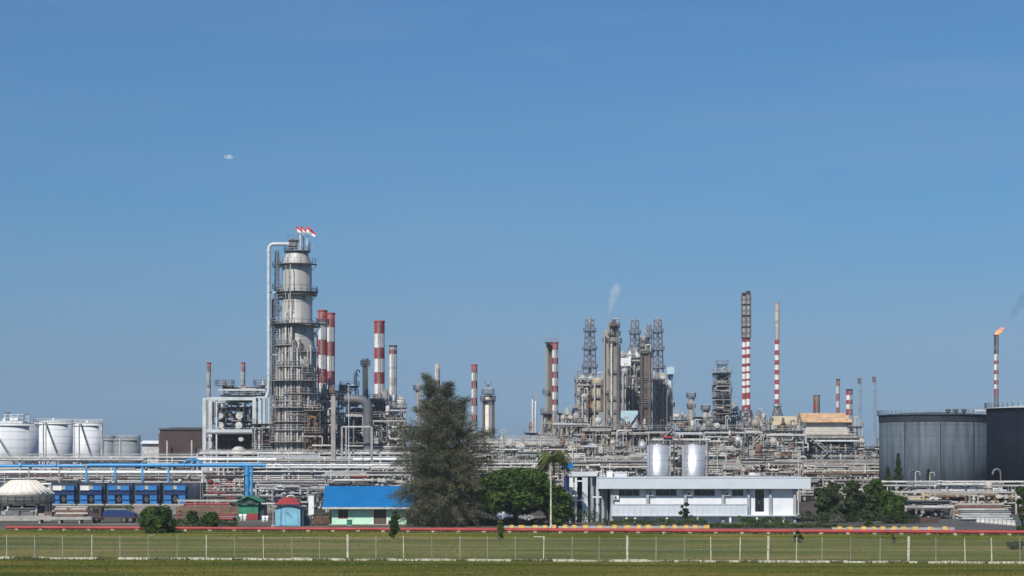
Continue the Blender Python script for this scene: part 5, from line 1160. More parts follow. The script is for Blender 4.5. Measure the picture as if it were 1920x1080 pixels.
# grey duct with the big elbow and the dark furnace
def big_duct():
    T = Thing('flue_duct', 'big grey flue duct bending down beside the dark furnace', 'duct', 675, 441); r = T.w(9)
    q = MB(); q.pipe([(T.lx(646), 0, T.lz(749)), (T.lx(690), 0, T.lz(749)), (T.lx(690), 0, T.lz(800)), (T.lx(690), 0, T.lz(856))], r, 24, bend=2.2)
    q.build('duct', 'duct_grey', T)
    q = MB()
    for py in (772, 790, 812): q.tube([(T.lx(690), 0, T.lz(py)), (T.lx(690), 0, T.lz(py)-.25)], r*1.06, 24)
    q.tube([(T.lx(660), 0, T.lz(749)), (T.lx(660)+.25, 0, T.lz(749))], r*1.06, 24); q.build('stiffener_ring', 'mid_steel', T)
    q = MB(); q.box(T.lx(682), T.lx(698), -2, 2, 0, T.lz(856)-.1); q.build('base', 'dark_steel', T)
big_duct()
def furnace():
    T = Thing('furnace', 'dark box furnace below the big grey flue duct', 'furnace', 668, 470); x0, x1 = T.lx(649), T.lx(686)
    q = MB(); q.box(x0, x1, 0, 9, T.lz(845), T.lz(772)); 
    for i in range(7): x = x0+(x1-x0)*i/6; q.box(x-.1, x+.1, -.22, -.003, 0, T.lz(772))
    for py in (780, 800, 822): q.box(x0, x1, -.35, -.225, T.lz(py)-.12, T.lz(py)+.12)
    q.build('casing', 'navy', T); q = MB(); q.add([(x0, 0, T.lz(772)+.01), (x1, 0, T.lz(772)+.01), (x1, 9, T.lz(772)+.01), (x0, 9, T.lz(772)+.01), (x0+1.5, 3, T.lz(764)), (x1-1.5, 3, T.lz(764)), (x1-1.5, 6, T.lz(764)), (x0+1.5, 6, T.lz(764))], [(0,1,5,4), (1,2,6,5), (2,3,7,6), (3,0,4,7), (4,5,6,7)]); q.build('hood', 'dark_steel', T)
    q = MB(); q.rail([(x0-.5, -.9, T.lz(822)), (x1+.5, -.9, T.lz(822))], 1.1); q.box(x0-.5, x1+.5, -.95, -.36, T.lz(822)-.35, T.lz(822)-.2); q.build('walkway', 'galv', T)
furnace()
module(606, 650, 733, 456, 9, 'tall grey heater structure right of the twin chimneys', 84, 5, ['galv', 'stone', 'beige', 'mid_steel', 'steel_light', 'dark_steel'], 'galv', npipe=34, nves=8, bays=2, colw=.4)
module(625, 682, 775, 452, 6, 'grey pipe structure in front of the dark furnace', 85, 3, ['galv', 'navy', 'steel_light', 'dark_steel', 'mid_steel'], 'mid_steel', npipe=18, nves=2, bays=3, top=False, stairs=False)
q = None
T = Thing('steel_portal', 'heavy light grey portal columns before the dark furnace', 'portal', 640, 436); q = MB(); L = T.lx
for p, w, t in ((625, .5, 742), (641, .18, 800), (649, .18, 800), (697, .25, 800)): q.box(L(p)-w, L(p)+w, -w, w, 0, T.lz(t))
q.build('column', 'stone', T); q = MB(); q.beam((L(641)+.2, 0, T.lz(800)), (L(697)-.3, 0, T.lz(800)), .3); q.beam((L(585), 0, T.lz(835)), (L(624), 0, T.lz(835)), .35); q.build('beam', 'white_dirty', T)
module(695, 755, 782, 462, 8, 'grey exchanger structure under the thick red and white chimney', 86, 3, ['galv', 'mid_steel', 'dark_steel', 'white_dirty', 'stone'], 'mid_steel', npipe=30, nves=7, bays=3)
module(748, 800, 800, 470, 7, 'steel structure mostly hidden behind the left of the casuarina', 87, 3, None, 'stone', npipe=10, nves=3, bays=2)
module(640, 668, 724, 470, 5, 'small pipe gallery above the dark furnace', 88, 6, ['galv', 'mid_steel', 'steel_light'], 'mid_steel', npipe=12, nves=2, bays=1, colw=.15, stairs=False)

# ------------------------------------------------------------------ centre: racks between the casuarina and the main complex
WR = ['white_dirty', 'galv', 'beige', 'stone', 'rust', 'galv', 'white_dirty', 'stone']
rack(870, 1090, 430, [872, 884], 'low pale pipe rack above the round green tree', 91, 6, WR, 'white_dirty', 7, 5, .12, .26, drops=40)
rack(880, 1110, 470, [832, 848, 862], 'tall pale pipe rack between the casuarina and the main complex', 92, 7, WR, 'beige', 6, 5, .14, .3, drops=50)
rack(905, 1060, 500, [826], 'far pale pipe bridge right of the pale column', 93, 6, WR, 'stone', 5, 6, .14, .3, drops=12)
module(985, 1045, 812, 520, 8, 'grey block of pipework at the foot of the two slim silver columns', 94, 3, CMR, 'stone', npipe=26, nves=6, bays=3)
module(930, 985, 838, 520, 8, 'low beige pipework block in the gap right of the pale column', 95, 2, CMR, 'beige', npipe=24, nves=6, bays=3)
# chimney pair with platform
def chimney_pair():
    stack(1041, 11, 643, 538, [(643, 0), (656, 1), (671, 0), (683, 1), (697, 0), (709, 1), (723, 0), (735, 1), (749, 0), (759, 1), (770, 5)], 'red and white banded half of the chimney pair left of the main complex', taper=1.05)
    column(1028.5, 543, [(645, 11), (770, 12), (776, 20), (850, 22)], 'plain grey green half of the chimney pair with a wider lower section', 'tower_olive', [(737, 11), (773, 15)], [(1034.5, 650, 850, .42, 'tower_brown'), (1022, 780, 850, .4, 'stone')], n=20, name='flue_column', top=False, lad=-.3)
    T = Thing('chimney_cap_platform', 'dark platform box joining the tops of the chimney pair', 'platform', 1034, 540); q = MB(); q.box(T.lx(1022), T.lx(1047), -1.8, 2, T.lz(643.5), T.lz(642)); q.build('deck', 'stack_soot', T)
    q = MB(); q.rail([(T.lx(1022), -1.8, T.lz(642)), (T.lx(1047), -1.8, T.lz(642))], 1); q.build('railing', 'stack_red', T)
    module(1016, 1056, 775, 540, 8, 'grey steel block round the lower half of the chimney pair', 96, 3, CMR, 'stone', npipe=12, nves=3, bays=2, top=False)
chimney_pair()

# ------------------------------------------------------------------ main complex
GD = 'slender lattice vent towers of the main complex'
lattice(1106, 600, 600, 15, 720, 26, 'tall blue grey lattice tower at the left of the main complex', 'lattice_grey', group=GD, cell=1.9, bw=.15)
lattice(1190.5, 612, 601, 13, 720, 24, 'middle blue grey lattice tower behind the brown column', 'lattice_grey', group=GD, cell=1.9, bw=.15)
lattice(1233.5, 605, 600, 13, 720, 22, 'right blue grey lattice tower of the main complex', 'lattice_grey', group=GD, cell=1.9, bw=.15)
lattice(1217, 608, 610, 8, 700, 12, 'thin lattice tower between the brown column and the right lattice tower', 'lattice_grey', group=GD, cell=2.4, bw=.12)
column(1139, 560, [(623, 14), (700, 15), (860, 17)], 'olive grey column, left one of the tall pair in the main complex', 'tower_olive', [(640, 9, pi*.6, pi*1.9), (737, 12)], [(1133, 630, 860, .3, 'stone'), (1144.5, 615, 860, .35, 'dark_steel')], n=24, group='tall columns of the main complex')
column(1151.5, 556, [(612, 17), (642, 16), (700, 17), (720, 19), (860, 21)], 'olive grey column, right one of the tall pair with a round top platform', 'tower_olive', [(613, 11), (628, 12), (642, 15), (700, 12), (750, 13), (775, 12)], [(1146, 645, 860, .3, 'white_dirty'), (1160, 648, 860, .5, 'dark_steel')], n=24, group='tall columns of the main complex')
T = Thing('top_vent_box', 'dark vent gear on top of the tall olive grey column pair', 'vent', 1150, 554); q = MB(); q.box(T.lx(1145), T.lx(1155), -1.5, 1.5, T.lz(612), T.lz(605)); q.tube([(T.lx(1151), 0, T.lz(606)), (T.lx(1151), 0, T.lz(599))], T.w(3.5), 12); q.build('housing', 'tower_brown', T); q = MB(); q.pipe([(T.lx(1142), 0, T.lz(625)), (T.lx(1142), 0, T.lz(602))], T.w(1.2), 8); q.build('vent_pipe', 'galv', T)
column(1211, 556, [(662, 20), (765, 22), (770, 18), (850, 20)], 'dark brown column with platforms right of the middle lattice tower', 'tower_brown', [(662, 15), (716, 12), (733, 12), (755, 13), (763, 14), (790, 12), (820, 16)], [(1203, 668, 850, .45, 'dark_steel'), (1222, 668, 850, .35, 'stone')], n=24, group='tall columns of the main complex')
column(1207, 560, [(632, 10), (660, 14)], 'short grey column section crowning the brown column', 'stone', [(640, 9), (650, 11)], [], n=16, name='vessel_column', lad=None)
column(1256.5, 580, [(700, 9), (770, 9), (800, 9), (840, 12)], 'pale blue white column at the right of the main complex', 'clad_pale', [(762, 9)], [], n=20, group='tall columns of the main complex')
T = Thing('square_vent_head', 'pale blue white square head on the pale column', 'vent', 1256.5, 579); q = MB(); q.box(-T.w(7), T.w(7), -1.5, 1.5, T.lz(702), T.lz(689)); q.build('housing', 'clad_pale', T); q = MB(); q.rail([(-T.w(7), -1.5, T.lz(689)), (T.w(7), -1.5, T.lz(689))], 1.); q.build('railing', 'galv', T)
CO = ['beige', 'stone', 'rust_orange', 'tan_panel', 'tower_brown', 'stone', 'galv', 'white_dirty']
module(1086, 1132, 716, 575, 12, 'beige reactor structure with orange vessels at the left of the main complex', 101, 8, CO, 'beige', npipe=70, nves=44, bays=3, solid=.6, colw=.45)
module(1080, 1094, 712, 590, 8, 'open blue grey steel bay at the far left of the main complex', 102, 8, ['mid_steel', 'lattice_grey', 'galv'], 'lattice_grey', npipe=14, nves=2, bays=1, colw=.2, stairs=False)
module(1160, 1204, 672, 585, 12, 'white topped reactor structure between the tall column pair and the brown column', 103, 10, ['white_dirty', 'galv', 'stone', 'white_paint', 'mid_steel', 'tower_olive'], 'galv', npipe=80, nves=56, bays=3, colw=.35)
module(1220, 1252, 716, 572, 10, 'beige vessel structure right of the brown column', 104, 7, ['beige', 'stone', 'white_dirty', 'tan_panel', 'tower_brown'], 'stone', npipe=50, nves=34, bays=2, colw=.4)
for (a, b, t, bt, Yp, mm, lb) in ((1163, 1183, 671, 686, 583, 'white_paint', 'white cladding panel near the top of the middle reactor structure'), (1164, 1196, 770, 802, 550, 'clad_pale', 'pale blue cladding panel between the olive and brown columns'), (1122, 1131, 773, 800, 552, 'bld_grey', 'grey cladding panel left of the olive column pair'), (1104, 1131, 744, 766, 570, 'rust_orange', 'rust orange sheeted box in the left reactor structure')):
    T = Thing('cladding_panel', lb, 'panel', (a+b)/2, Yp, 'cladding panels of the main complex'); q = MB(); x0, x1 = T.lx(a), T.lx(b); q.box(x0, x1, 0, .35, T.lz(bt), T.lz(t)); n = 9
    for i in range(n): x = x0+(x1-x0)*(i+.5)/n; q.box(x-.04, x+.04, -.05, -.003, T.lz(bt), T.lz(t))
    q.build('sheet', mm, T); q = MB()
    for x in (x0+.2, x1-.2): q.box(x-.15, x+.15, .355, .7, 0, T.lz(t))
    q.build('post', 'mid_steel', T)
T = Thing('conveyor_gallery', 'dark inclined pipe gallery rising before the pale blue panel', 'gallery', 1186, 546); q = MB(); q.beam((T.lx(1173), 0, T.lz(812)), (T.lx(1197), 0, T.lz(778)), .6, .7); q.build('truss', 'navy', T); q = MB(); q.box(T.lx(1172)-.2, T.lx(1172)+.2, -.2, .2, 0, T.lz(812)); q.box(T.lx(1197)-.2, T.lx(1197)+.2, .4, .8, 0, T.lz(778)); q.build('support', 'mid_steel', T)
T = Thing('spherical_hopper', 'brownish rounded reactor vessel beside the olive column pair', 'reactor', 1114, 579); q = MB(); q.lathe([(T.w(7), 0), (T.w(7), T.lz(792)), (T.w(15), T.lz(772)), (T.w(15), T.lz(735)), (T.w(13), T.lz(724)), (T.w(8), T.lz(715)), (T.w(3), T.lz(711)), (T.w(1), T.lz(710))], 24); q.build('shell', 'tan_panel', T); ring_deck(T, T.lz(745), T.w(20), T.w(17)); ring_deck(T, T.lz(765), T.w(20), T.w(17)); ring_deck(T, T.lz(728), T.w(19), T.w(14))
for px, w, t, Y, mm, lb in ((1121, 21, 714, 569, 'tan_panel', 'broad tan vessel column just left of the tall olive column pair'), (1096, 13, 742, 570, 'beige', 'short beige column at the left end of the main complex'), (1231, 15, 714, 566, 'beige', 'beige column just right of the brown column'),
                         (1245, 10, 722, 567, 'stone', 'narrow grey column before the pale blue white column'), (1171, 11, 694, 578, 'white_dirty', 'pale column just right of the tall olive column pair'), (1189, 10, 706, 578, 'tower_olive', 'dull olive column just left of the brown column')):
    column(px, Y, [(t, w), (780, w), (800, w+2)], lb, mm, [(t+8, w*.75), (t+32, w*.72), (t+58, w*.75)], [(px-w*.3, t+6, 830, .3, 'galv'), (px+w*.42, t+15, 830, .4, 'tower_brown')], n=20, group='vessel columns of the main complex')
# mid band of beige pipework under the complex
modules = [
 (1040, 1100, 792, 500, 3, 'beige pipework block right of the chimney pair foot'),
 (1095, 1150, 800, 495, 3, 'rusty pipework block below the left reactor structure'),
 (1150, 1212, 806, 490, 3, 'dark shaded pipework block below the pale blue panel'),
 (1205, 1262, 806, 505, 3, 'beige pipework block at the foot of the brown column'),
 (1255, 1340, 808, 520, 3, 'long beige pipe deck behind the silver tanks'),
 (1325, 1392, 806, 480, 3, 'grey pipework block right of the silver tanks'),
 (1385, 1455, 806, 485, 3, 'brown and beige pipework block below the tallest banded chimney'),
 (1440, 1506, 808, 470, 3, 'tangled grey pipework block left of the rusty roofed furnace building'),
]
for i, (a, b, t, Y, n, lb) in enumerate(modules): module(a, b, t, Y, 9, lb, 200+i, n, CMR, ('stone', 'beige', 'stone', 'galv')[i % 4], npipe=64, nves=18, bays=5, colw=.22, stairs=i in (3, 6))
racks = [
 (1060, 1215, 440, [866, 880], 'low white pipe rack left of the silver tanks behind the office roof', 301),
 (1320, 1660, 440, [872, 884], 'low pale pipe rack right of the silver tanks behind the office roof', 302),
 (1080, 1220, 462, [846], 'middle pale pipe rack left of the silver tanks', 303),
 (1325, 1500, 462, [848], 'middle beige pipe rack right of the silver tanks', 304)]
for a, b, Y, rows, lb, sd_ in racks: rack(a, b, Y, rows, lb, sd_, 6, WR, 'beige' if sd_ % 2 else 'white_dirty', 3, 4.5, .12, .28, drops=48)
module(1062, 1130, 868, 425, 5, 'white piping skid just left of the office roof', 220, 2, ['white_dirty', 'white_paint', 'galv', 'beige'], 'white_dirty', 'pump_skid', 'pump skid', 24, 5, 'pump skids', stairs=False, colw=.2)
module(1130, 1215, 866, 420, 5, 'white piping skid with dark openings behind the office roof', 221, 2, ['white_dirty', 'white_paint', 'galv', 'stone'], 'white_dirty', 'pump_skid', 'pump skid', 30, 7, 'pump skids', stairs=False, colw=.2)
module(1395, 1500, 862, 425, 5, 'beige piping skid behind the right half of the office roof', 222, 2, CMR, 'beige', 'pump_skid', 'pump skid', 36, 7, 'pump skids', stairs=False, colw=.2)
extra = [
 (1062, 1092, 846, 452, 'low pipe bay above the entrance annex roof'), (1090, 1122, 832, 458, 'taller pipe bay above the left end of the office roof'), (1120, 1146, 850, 449, 'small pipe bay right behind the white vent house'),
 (1144, 1180, 838, 456, 'pipe bay above the first office window'), (1176, 1212, 850, 450, 'pipe bay just left of the left silver tank'), (1254, 1280, 836, 446, 'narrow pipe bay seen between the two silver tanks'),
 (1322, 1356, 846, 452, 'pipe bay just right of the right silver tank'), (1352, 1392, 836, 458, 'pipe bay above the fourth office window'), (1388, 1424, 850, 450, 'pipe bay above the office door'),
 (1420, 1458, 838, 456, 'pipe bay above the right part of the office roof'), (1454, 1492, 848, 452, 'pipe bay above the right end of the office roof'), (900, 940, 845, 455, 'pipe bay directly right of the casuarina'),
 (936, 975, 836, 462, 'pipe bay above the left part of the round green tree'), (972, 1012, 848, 452, 'pipe bay above the right part of the round green tree'), (1010, 1064, 838, 458, 'pipe bay behind the loose yellowish tree')]
for i, (a, b, t, Y, lb) in enumerate(extra): module(a, b, t, Y, 6, lb, 500+i, 3, CMR+['white_dirty', 'galv', 'dark_steel'], ('beige', 'white_dirty', 'stone')[i % 3], 'pipe_bay', 'pipe bay', 30, 11, 'small pipe bays behind the office', 3 if b-a > 30 else 2, colw=.16, rmax=.35)
for i, (a, b, t, Y, lb) in enumerate((
 (694, 728, 748, 480, 'grey exchanger tower directly under the thick red and white chimney'), (728, 758, 765, 476, 'grey pipe tower just left of the casuarina'), (600, 626, 745, 447, 'grey pipe tower between the main tower and the tall heater structure'),
 (858, 902, 822, 500, 'beige pipe tower at the foot of the clean chimney right of the casuarina'), (1056, 1086, 778, 560, 'small grey pipe tower left of the left reactor structure'), (1262, 1292, 788, 560, 'small beige pipe tower at the foot of the pale blue white column'),
 (1366, 1384, 775, 545, 'thin grey pipe tower right of the scaffolded column'), (1410, 1440, 790, 575, 'grey pipe tower between the two tallest banded chimneys'), (1306, 1336, 782, 552, 'small grey pipe tower left of the scaffolded column'))):
    module(a, b, t, Y, 6, lb, 700+i, 4 if t < 800 else 3, CMR+['galv', 'white_dirty', 'mid_steel'], ('stone', 'galv', 'mid_steel')[i % 3], 'pipe_tower', 'pipe tower', 30, 12, 'pipe towers of the refinery', 2, colw=.2)
# caged stair tower beside the upper main tower
T = lattice(519, 447, 470, 6, 640, 8, 'thin caged ladder tower along the left side of the main tower', 'mid_steel', 'ladder_tower', 'ladder tower', None, 1.7, .09, False, 0)
# silver tanks
for px, w, lb in ((1233.5, 41, 'left one of two upright silver tanks behind the office roof'), (1300.5, 44, 'right one of two upright silver tanks behind the office roof')):
    T = Thing('silver_tank', lb, 'tank', px, 398, 'upright silver tanks behind the office'); r = T.w(w)/2; z = T.lz(835); q = MB(); pr = [(r, 0)]
    pr.append((r, z))
    q.lathe(pr, 64); q.lathe([(r*.99, z+.003), (.3, z+.35)], 48)
    for i in range(1, 8): q.lathe([(r-.01, z*i/8-.03), (r+.02, z*i/8-.025), (r+.02, z*i/8+.025), (r-.01, z*i/8+.03)], 64, smooth=False)
    q.build('shell', 'alu_clean', T)
    q = MB(); q.rail([(cos(tau*i/20)*r*.98, sin(tau*i/20)*r*.98, z) for i in range(20)], 1.0, True); q.build('railing', 'galv', T)
    q = MB(); q.lathe([(r+.06, z*.48), (r+.12, z*.485), (r+.12, z*.5), (r+.06, z*.505)], 56, smooth=False); q.build('hoop', 'galv', T)
    q = MB(); q.pipe([(r*.5, 0, z+.3), (r*.5, 0, z+1), (r*1.15, 0, z+1), (r*1.15, 0, 0)], .12, 8); q.build('pipe', 'galv', T); ladder(T, -r*.75, -r*.72, 0, z+.5)
T = Thing('pipe_gantry', 'dark gantry above the silver tanks with a white and red pipe', 'gantry', 1280, 412); q = MB(); L = T.lx; z = T.lz(824)
for p in (1232, 1266, 1330): q.box(L(p)-.15, L(p)+.15, 3, 3.3, 0, z+.5)
q.box(L(1225), L(1340), 2.9, 3.4, z-.9, z-.5); q.build('frame', 'dark_steel', T); q = MB(); q.pipe([(L(1224), 3, z), (L(1335), 3, z)], .22, 8); q.build('pipe', 'white_dirty', T); q = MB(); q.pipe([(L(1245), 2.6, z+.5), (L(1262), 2.6, z+.5)], .25, 8); q.build('pipe', 'red_roof', T)
# columns at the right
column(1296, 560, [(750, 11), (780, 10), (800, 14), (815, 14)], 'short beige column with a wide top right of the main complex', 'stone', [(744, 9), (764, 8), (797, 10)], [(1301, 755, 820, .2, 'galv')], n=18, group='slim columns of the refinery')
column(1323, 540, [(772, 10), (820, 12)], 'small beige column left of the scaffolded tower', 'beige', [(768, 9), (790, 8)], [(1330, 775, 830, .25, 'white_dirty')], n=16, group='slim columns of the refinery')
column(1354, 535, [(705, 20), (735, 24), (830, 28)], 'grey tower column inside scaffolding left of the tallest banded chimney', 'tower_olive', [(707, 16), (721, 15), (734, 19), (760, 17), (790, 17)], [(1344, 715, 830, .3, 'white_dirty'), (1364, 735, 830, .5, 'mid_steel'), (1350, 735, 830, .3, 'tower_brown')], n=22, group='tall columns of the main complex')
module(1340, 1369, 700, 528, 5, 'light scaffold round the grey tower column', 105, 10, ['galv', 'stone', 'mid_steel', 'tower_brown'], 'mid_steel', 'scaffold', 'scaffold', 26, 3, None, 1, colw=.13, stairs=False, rmax=.18)
lattice(1354, 530, 684, 14, 702, 22, 'faint scaffold crown above the grey tower column', 'lattice_grey', 'scaffold', 'scaffold', None, 1.3, .07, False, Z(702, 530))
# tallest twin banded chimney
bb = [(547, 2), (554, 5)]
zz = [633, 641, 650, 655, 664, 671, 681, 687, 696, 700, 710, 714, 722, 727, 736, 748, 759, 770]
twin = [(z_, (0 if i % 2 == 0 else 1)) for i, z_ in enumerate(zz)]
stack(1395, 7.5, 549, 652, [(549, 2), (556, 5)]+[(a+1, b) for a, b in twin]+[(776, 5)], 'left shaft of the tallest twin banded chimney', taper=1.0, lad=False)
stack(1403, 7.5, 546, 652, [(546, 2), (553, 5)]+twin+[(775, 5)], 'right shaft of the tallest twin banded chimney', taper=1.0, lad=False)
T = Thing('chimney_scaffold', 'beige scaffold wrapped round the upper third of the tallest twin chimney', 'scaffold', 1399, 652); q = MB(); z = T.lz(633); w = T.w(8.6); zt = T.lz(550)
while z < zt:
    for y in (-w*.7, w*.7): q.beam((-w, y, z), (w, y, z), .13)
    for x in (-w, w): q.beam((x, -w*.7, z), (x, w*.7, z), .13)
    z += 1.9
for x in (-w, 0, w): 
    for y in (-w*.7, w*.7): q.beam((x, y, T.lz(633)), (x, y, zt), .13)
q.build('frame', 'tower_brown', T)
q = MB(); z = T.lz(633)
while z < zt: q.box(-w, w, -w*.7, w*.7, z-.12, z-.07); z += 3.8
q.build('deck', 'tower_brown', T)
lattice(1399, 640, 770, 18, 800, 30, 'dark spreading support frame at the foot of the tallest twin chimney', 'dark_steel', 'support_frame', 'support frame', None, 2.5, .3)
module(1378, 1414, 800, 560, 8, 'dark heater block at the foot of the tallest twin chimney', 106, 2, ['dark_steel', 'navy', 'mid_steel', 'stone'], 'dark_steel', npipe=30, nves=8, bays=3)
b2 = [(568, 5), (585, 3), (600, 5), (608, 3), (612, 4), (637, 0), (646, 1)]
y0 = 657; i = 0
while y0 < 762: b2 += [(y0, 0), (y0+9, 1)]; y0 += 18.3
stack(1457, 8.6, 568, 720, b2+[(762, 5)], 'thin banded chimney with a grey top right of the tallest twin', taper=1.15, lad_side=.8)
lattice(1458, 700, 762, 9, 782, 20, 'small lattice foot of the thin banded chimney', 'mid_steel', 'support_frame', 'support frame', None, 2, .2)
stack(1531, 12.5, 741, 600, [(741, 3), (752, 5), (755, 0), (765, 5)], 'short square-set brown chimney behind the rusty roofs', mats=('stack_red', 'stack_white', 'stack_soot', 'rust', 'galv', 'tower_brown'), taper=1.0)
stack(1571.5, 7, 711, 640, [(711, 2), (714, 0), (724, 1), (738, 0), (752, 1), (764, 0)], 'thin banded chimney behind the right end of the rusty roofs', taper=1.0)
stack(1592.5, 12, 730, 600, [(730, 2), (733, 0), (741, 1), (750, 0), (758, 1), (767, 0), (779, 1), (787, 0)], 'stout banded chimney at the right end of the rusty roofs', taper=1.0)
for p, t, lb in ((1611.5, 709, 'left one of two pale slender masts right of the banded chimneys'), (1639, 706, 'right one of two pale slender masts, with a square head')):
    T = Thing('slender_mast', lb, 'mast', p, 640, 'slender masts'); q = MB(); q.tube([(0, 0, 0), (0, 0, T.lz(t))], [T.w(2.4), T.w(1.5)], 10)
    z = 8
    while z < T.lz(t): q.tube([(0, 0, z), (0, 0, z+.2)], T.w(2.9), 10); z += 6
    q.build('shaft', 'mast_grey', T); q = MB(); q.box(-T.w(3), T.w(3), -.6, .6, T.lz(t)-1.6, T.lz(t)); q.build('head', 'lattice_grey', T); ladder(T, T.w(2.6), -.3, 0, T.lz(t)-1, 'lattice_grey', False)

# ------------------------------------------------------------------ rusty roofed furnace building
def rusty():
    for (a, b, t, e, bt, Y, lb, rm, pm, nm) in ((1504, 1592, 774, 792, 815, 500, 'large box with a rust streaked orange roof at the right of the plant', 'rust_roof', 'pale_panel', 1), (1452, 1500, 780, 797, 818, 512, 'smaller tan box with a sloped roof left of the large rusty roofed one', 'tan_panel', 'tan_panel', 2)):
        T = Thing('furnace_house', lb, 'furnace house', (a+b)/2, Y, 'rusty roofed furnace houses'); x0, x1 = T.lx(a), T.lx(b); d = 10
        q = MB(); q.box(x0+.6, x1, 0, d, T.lz(bt), T.lz(e)); n = 16
        for i in range(n): x = x0+.7+(x1-x0-.8)*i/(n-1); q.box(x-.04, x+.04, -.06, -.003, T.lz(bt), T.lz(e))
        q.build('wall', pm, T)
        q = MB(); xa = T.lx(a-4) if nm == 2 else x0
        q.add([(xa, -1.2, T.lz(e)+.01), (x1+.8, -1.2, T.lz(e)+.01), (x1-.8, 2.8, T.lz(t)), (x0-.2, 2.8, T.lz(t)), (x0-.2, 6, T.lz(t)), (x1-.8, 6, T.lz(t)), (x1+.8, d+1, T.lz(e)+.01), (xa, d+1, T.lz(e)+.01)], [(0,1,2,3), (3,2,5,4), (4,5,6,7), (1,6,5,2), (0,3,4,7), (0,7,6,1)]); q.build('roof', rm, T)
        q = MB(); zb = T.lz(bt)
        for i in range(5):
            x = x0+.7+(x1-x0-1)*i/4
            for y in (.3, d-.3): q.box(x-.25, x+.25, y-.25, y+.25, 0, zb-.003)
        q.box(x0+.6, x1, .1, d-.1, zb-.5, zb-.004); q.build('support_frame', 'mid_steel', T)
        q = MB(); q.rail([(x0-.4, -1.1, zb-.3), (x1+2, -1.1, zb-.3), (x1+2, d, zb-.3)], 1.1, r=.05); q.box(x0-.4, x1+2, -1.2, .05, zb-.75, zb-.45); q.build('gallery', 'beige', T)
rusty()
module(1504, 1612, 822, 488, 9, 'dark open steel structure with a zigzag stair below the rust streaked roof', 107, 4, ['mid_steel', 'dark_steel', 'clad_grey', 'stone', 'beige', 'dark_steel'], 'beige', npipe=40, nves=22, bays=4, colw=.3, top=False, stairs=True)
module(1590, 1616, 800, 500, 7, 'pale steel tower at the right end of the rust streaked roof', 108, 5, ['beige', 'stone', 'galv', 'white_dirty'], 'beige', npipe=18, nves=5, bays=2, colw=.22)
module(1486, 1510, 800, 482, 6, 'pale stair tower between the two rusty roofed boxes', 109, 5, ['white_dirty', 'galv', 'beige'], 'white_dirty', npipe=16, nves=3, bays=1, colw=.22)
module(1614, 1652, 838, 470, 7, 'low beige steel structure left of the big grey tank', 110, 3, CMR, 'beige', npipe=30, nves=6, bays=3, colw=.22)
module(1506, 1600, 862, 455, 5, 'brown pipe racks stacked below the zigzag stair', 111, 3, ['rust', 'tower_brown', 'beige', 'stone'], 'beige', npipe=26, nves=4, bays=4, colw=.22, top=False, stairs=False)
module(1418, 1452, 800, 520, 7, 'thin grey pipe tower behind the left rusty roofed box', 112, 4, CMR, 'stone', npipe=22, nves=4, bays=2, colw=.22)
# ------------------------------------------------------------------ big grey tank and dark block
def big_tank(px, Y, wpx, row, band, label, shell_m, band_m, rim_m, vents=(), seed=0):
    T = Thing('storage_tank', label, 'tank', px, Y, 'big dark storage tanks at the right edge'); r = T.w(wpx)/2; z = T.lz(row); n = 120; rg = random.Random(seed)
    m = MB(); m.lathe([(r, 0), (r, z-band-.003)], n)
    for k in range(1, 8): m.lathe([(r-.01, z*k/8-.03), (r+.02, z*k/8-.02), (r+.02, z*k/8+.02), (r-.01, z*k/8+.03)], n, smooth=False)
    m.build('shell', shell_m, T)
    m = MB(); m.lathe([(r, z-band), (r+.1, z-band+.01), (r+.1, z-.25)], n, smooth=False); m.build('top_band', band_m, T)
    m = MB(); m.lathe([(r+.45, z-.24), (r+.45, z-.1), (r+.05, z-.09), (r*.5, z+r*.03), (.3, z+r*.05)], n, smooth=False); m.build('roof', rim_m, T)
    m = MB(); m.rail([(cos(tau*i/60)*(r+.35), sin(tau*i/60)*(r+.35), z-.1) for i in range(60)], 1.05, True, .03, 3); m.build('railing', 'galv', T)
    for dx in vents: q = MB(); q.lathe([(.35, z), (.35, z+.5), (.62, z+.52), (.62, z+.95), (.3, z+1.15)], 12, cx=T.lx(dx), cy=-r*.6); q.build('roof_vent', 'dark_steel', T)
    for k in range(3):
        a = -pi/2+(-.75, -.1, .55)[k]; q = MB(); q.tube([(cos(a)*(r+.2), sin(a)*(r+.2), 0), (cos(a)*(r+.2), sin(a)*(r+.2), z-band)], .09, 8)
        zz = 2
        while zz < z-band: q.box(cos(a)*(r+.1)-.12, cos(a)*(r+.1)+.12, sin(a)*(r+.1)-.12, sin(a)*(r+.1)+.12, zz, zz+.12); zz += 3
        q.build('downpipe', band_m, T)
    return T
T = big_tank(1751, 432, 202, 777.3, 1.75, 'big weathered grey blue storage tank with a dark band below its rim', 'clad_grey', 'band_navy', 'clad_grey', (1764, 1778, 1793), 3)
q = MB(); z = T.lz(777.3); q.box(T.lx(1816), T.lx(1851), -6, -1, z+.55, z+1.0); [q.box(T.lx(a_)-.1, T.lx(a_)+.1, -5.8, -5.6, z, z+.547) for a_ in (1818, 1834, 1849)]; q.build('roof_platform', 'steel_light', T)
big_tank(1962, 380, 218, 764, .9, 'very dark navy storage tank cut by the right edge of the view', 'clad_navy', 'clad_navy', 'steel_light', (), 4)
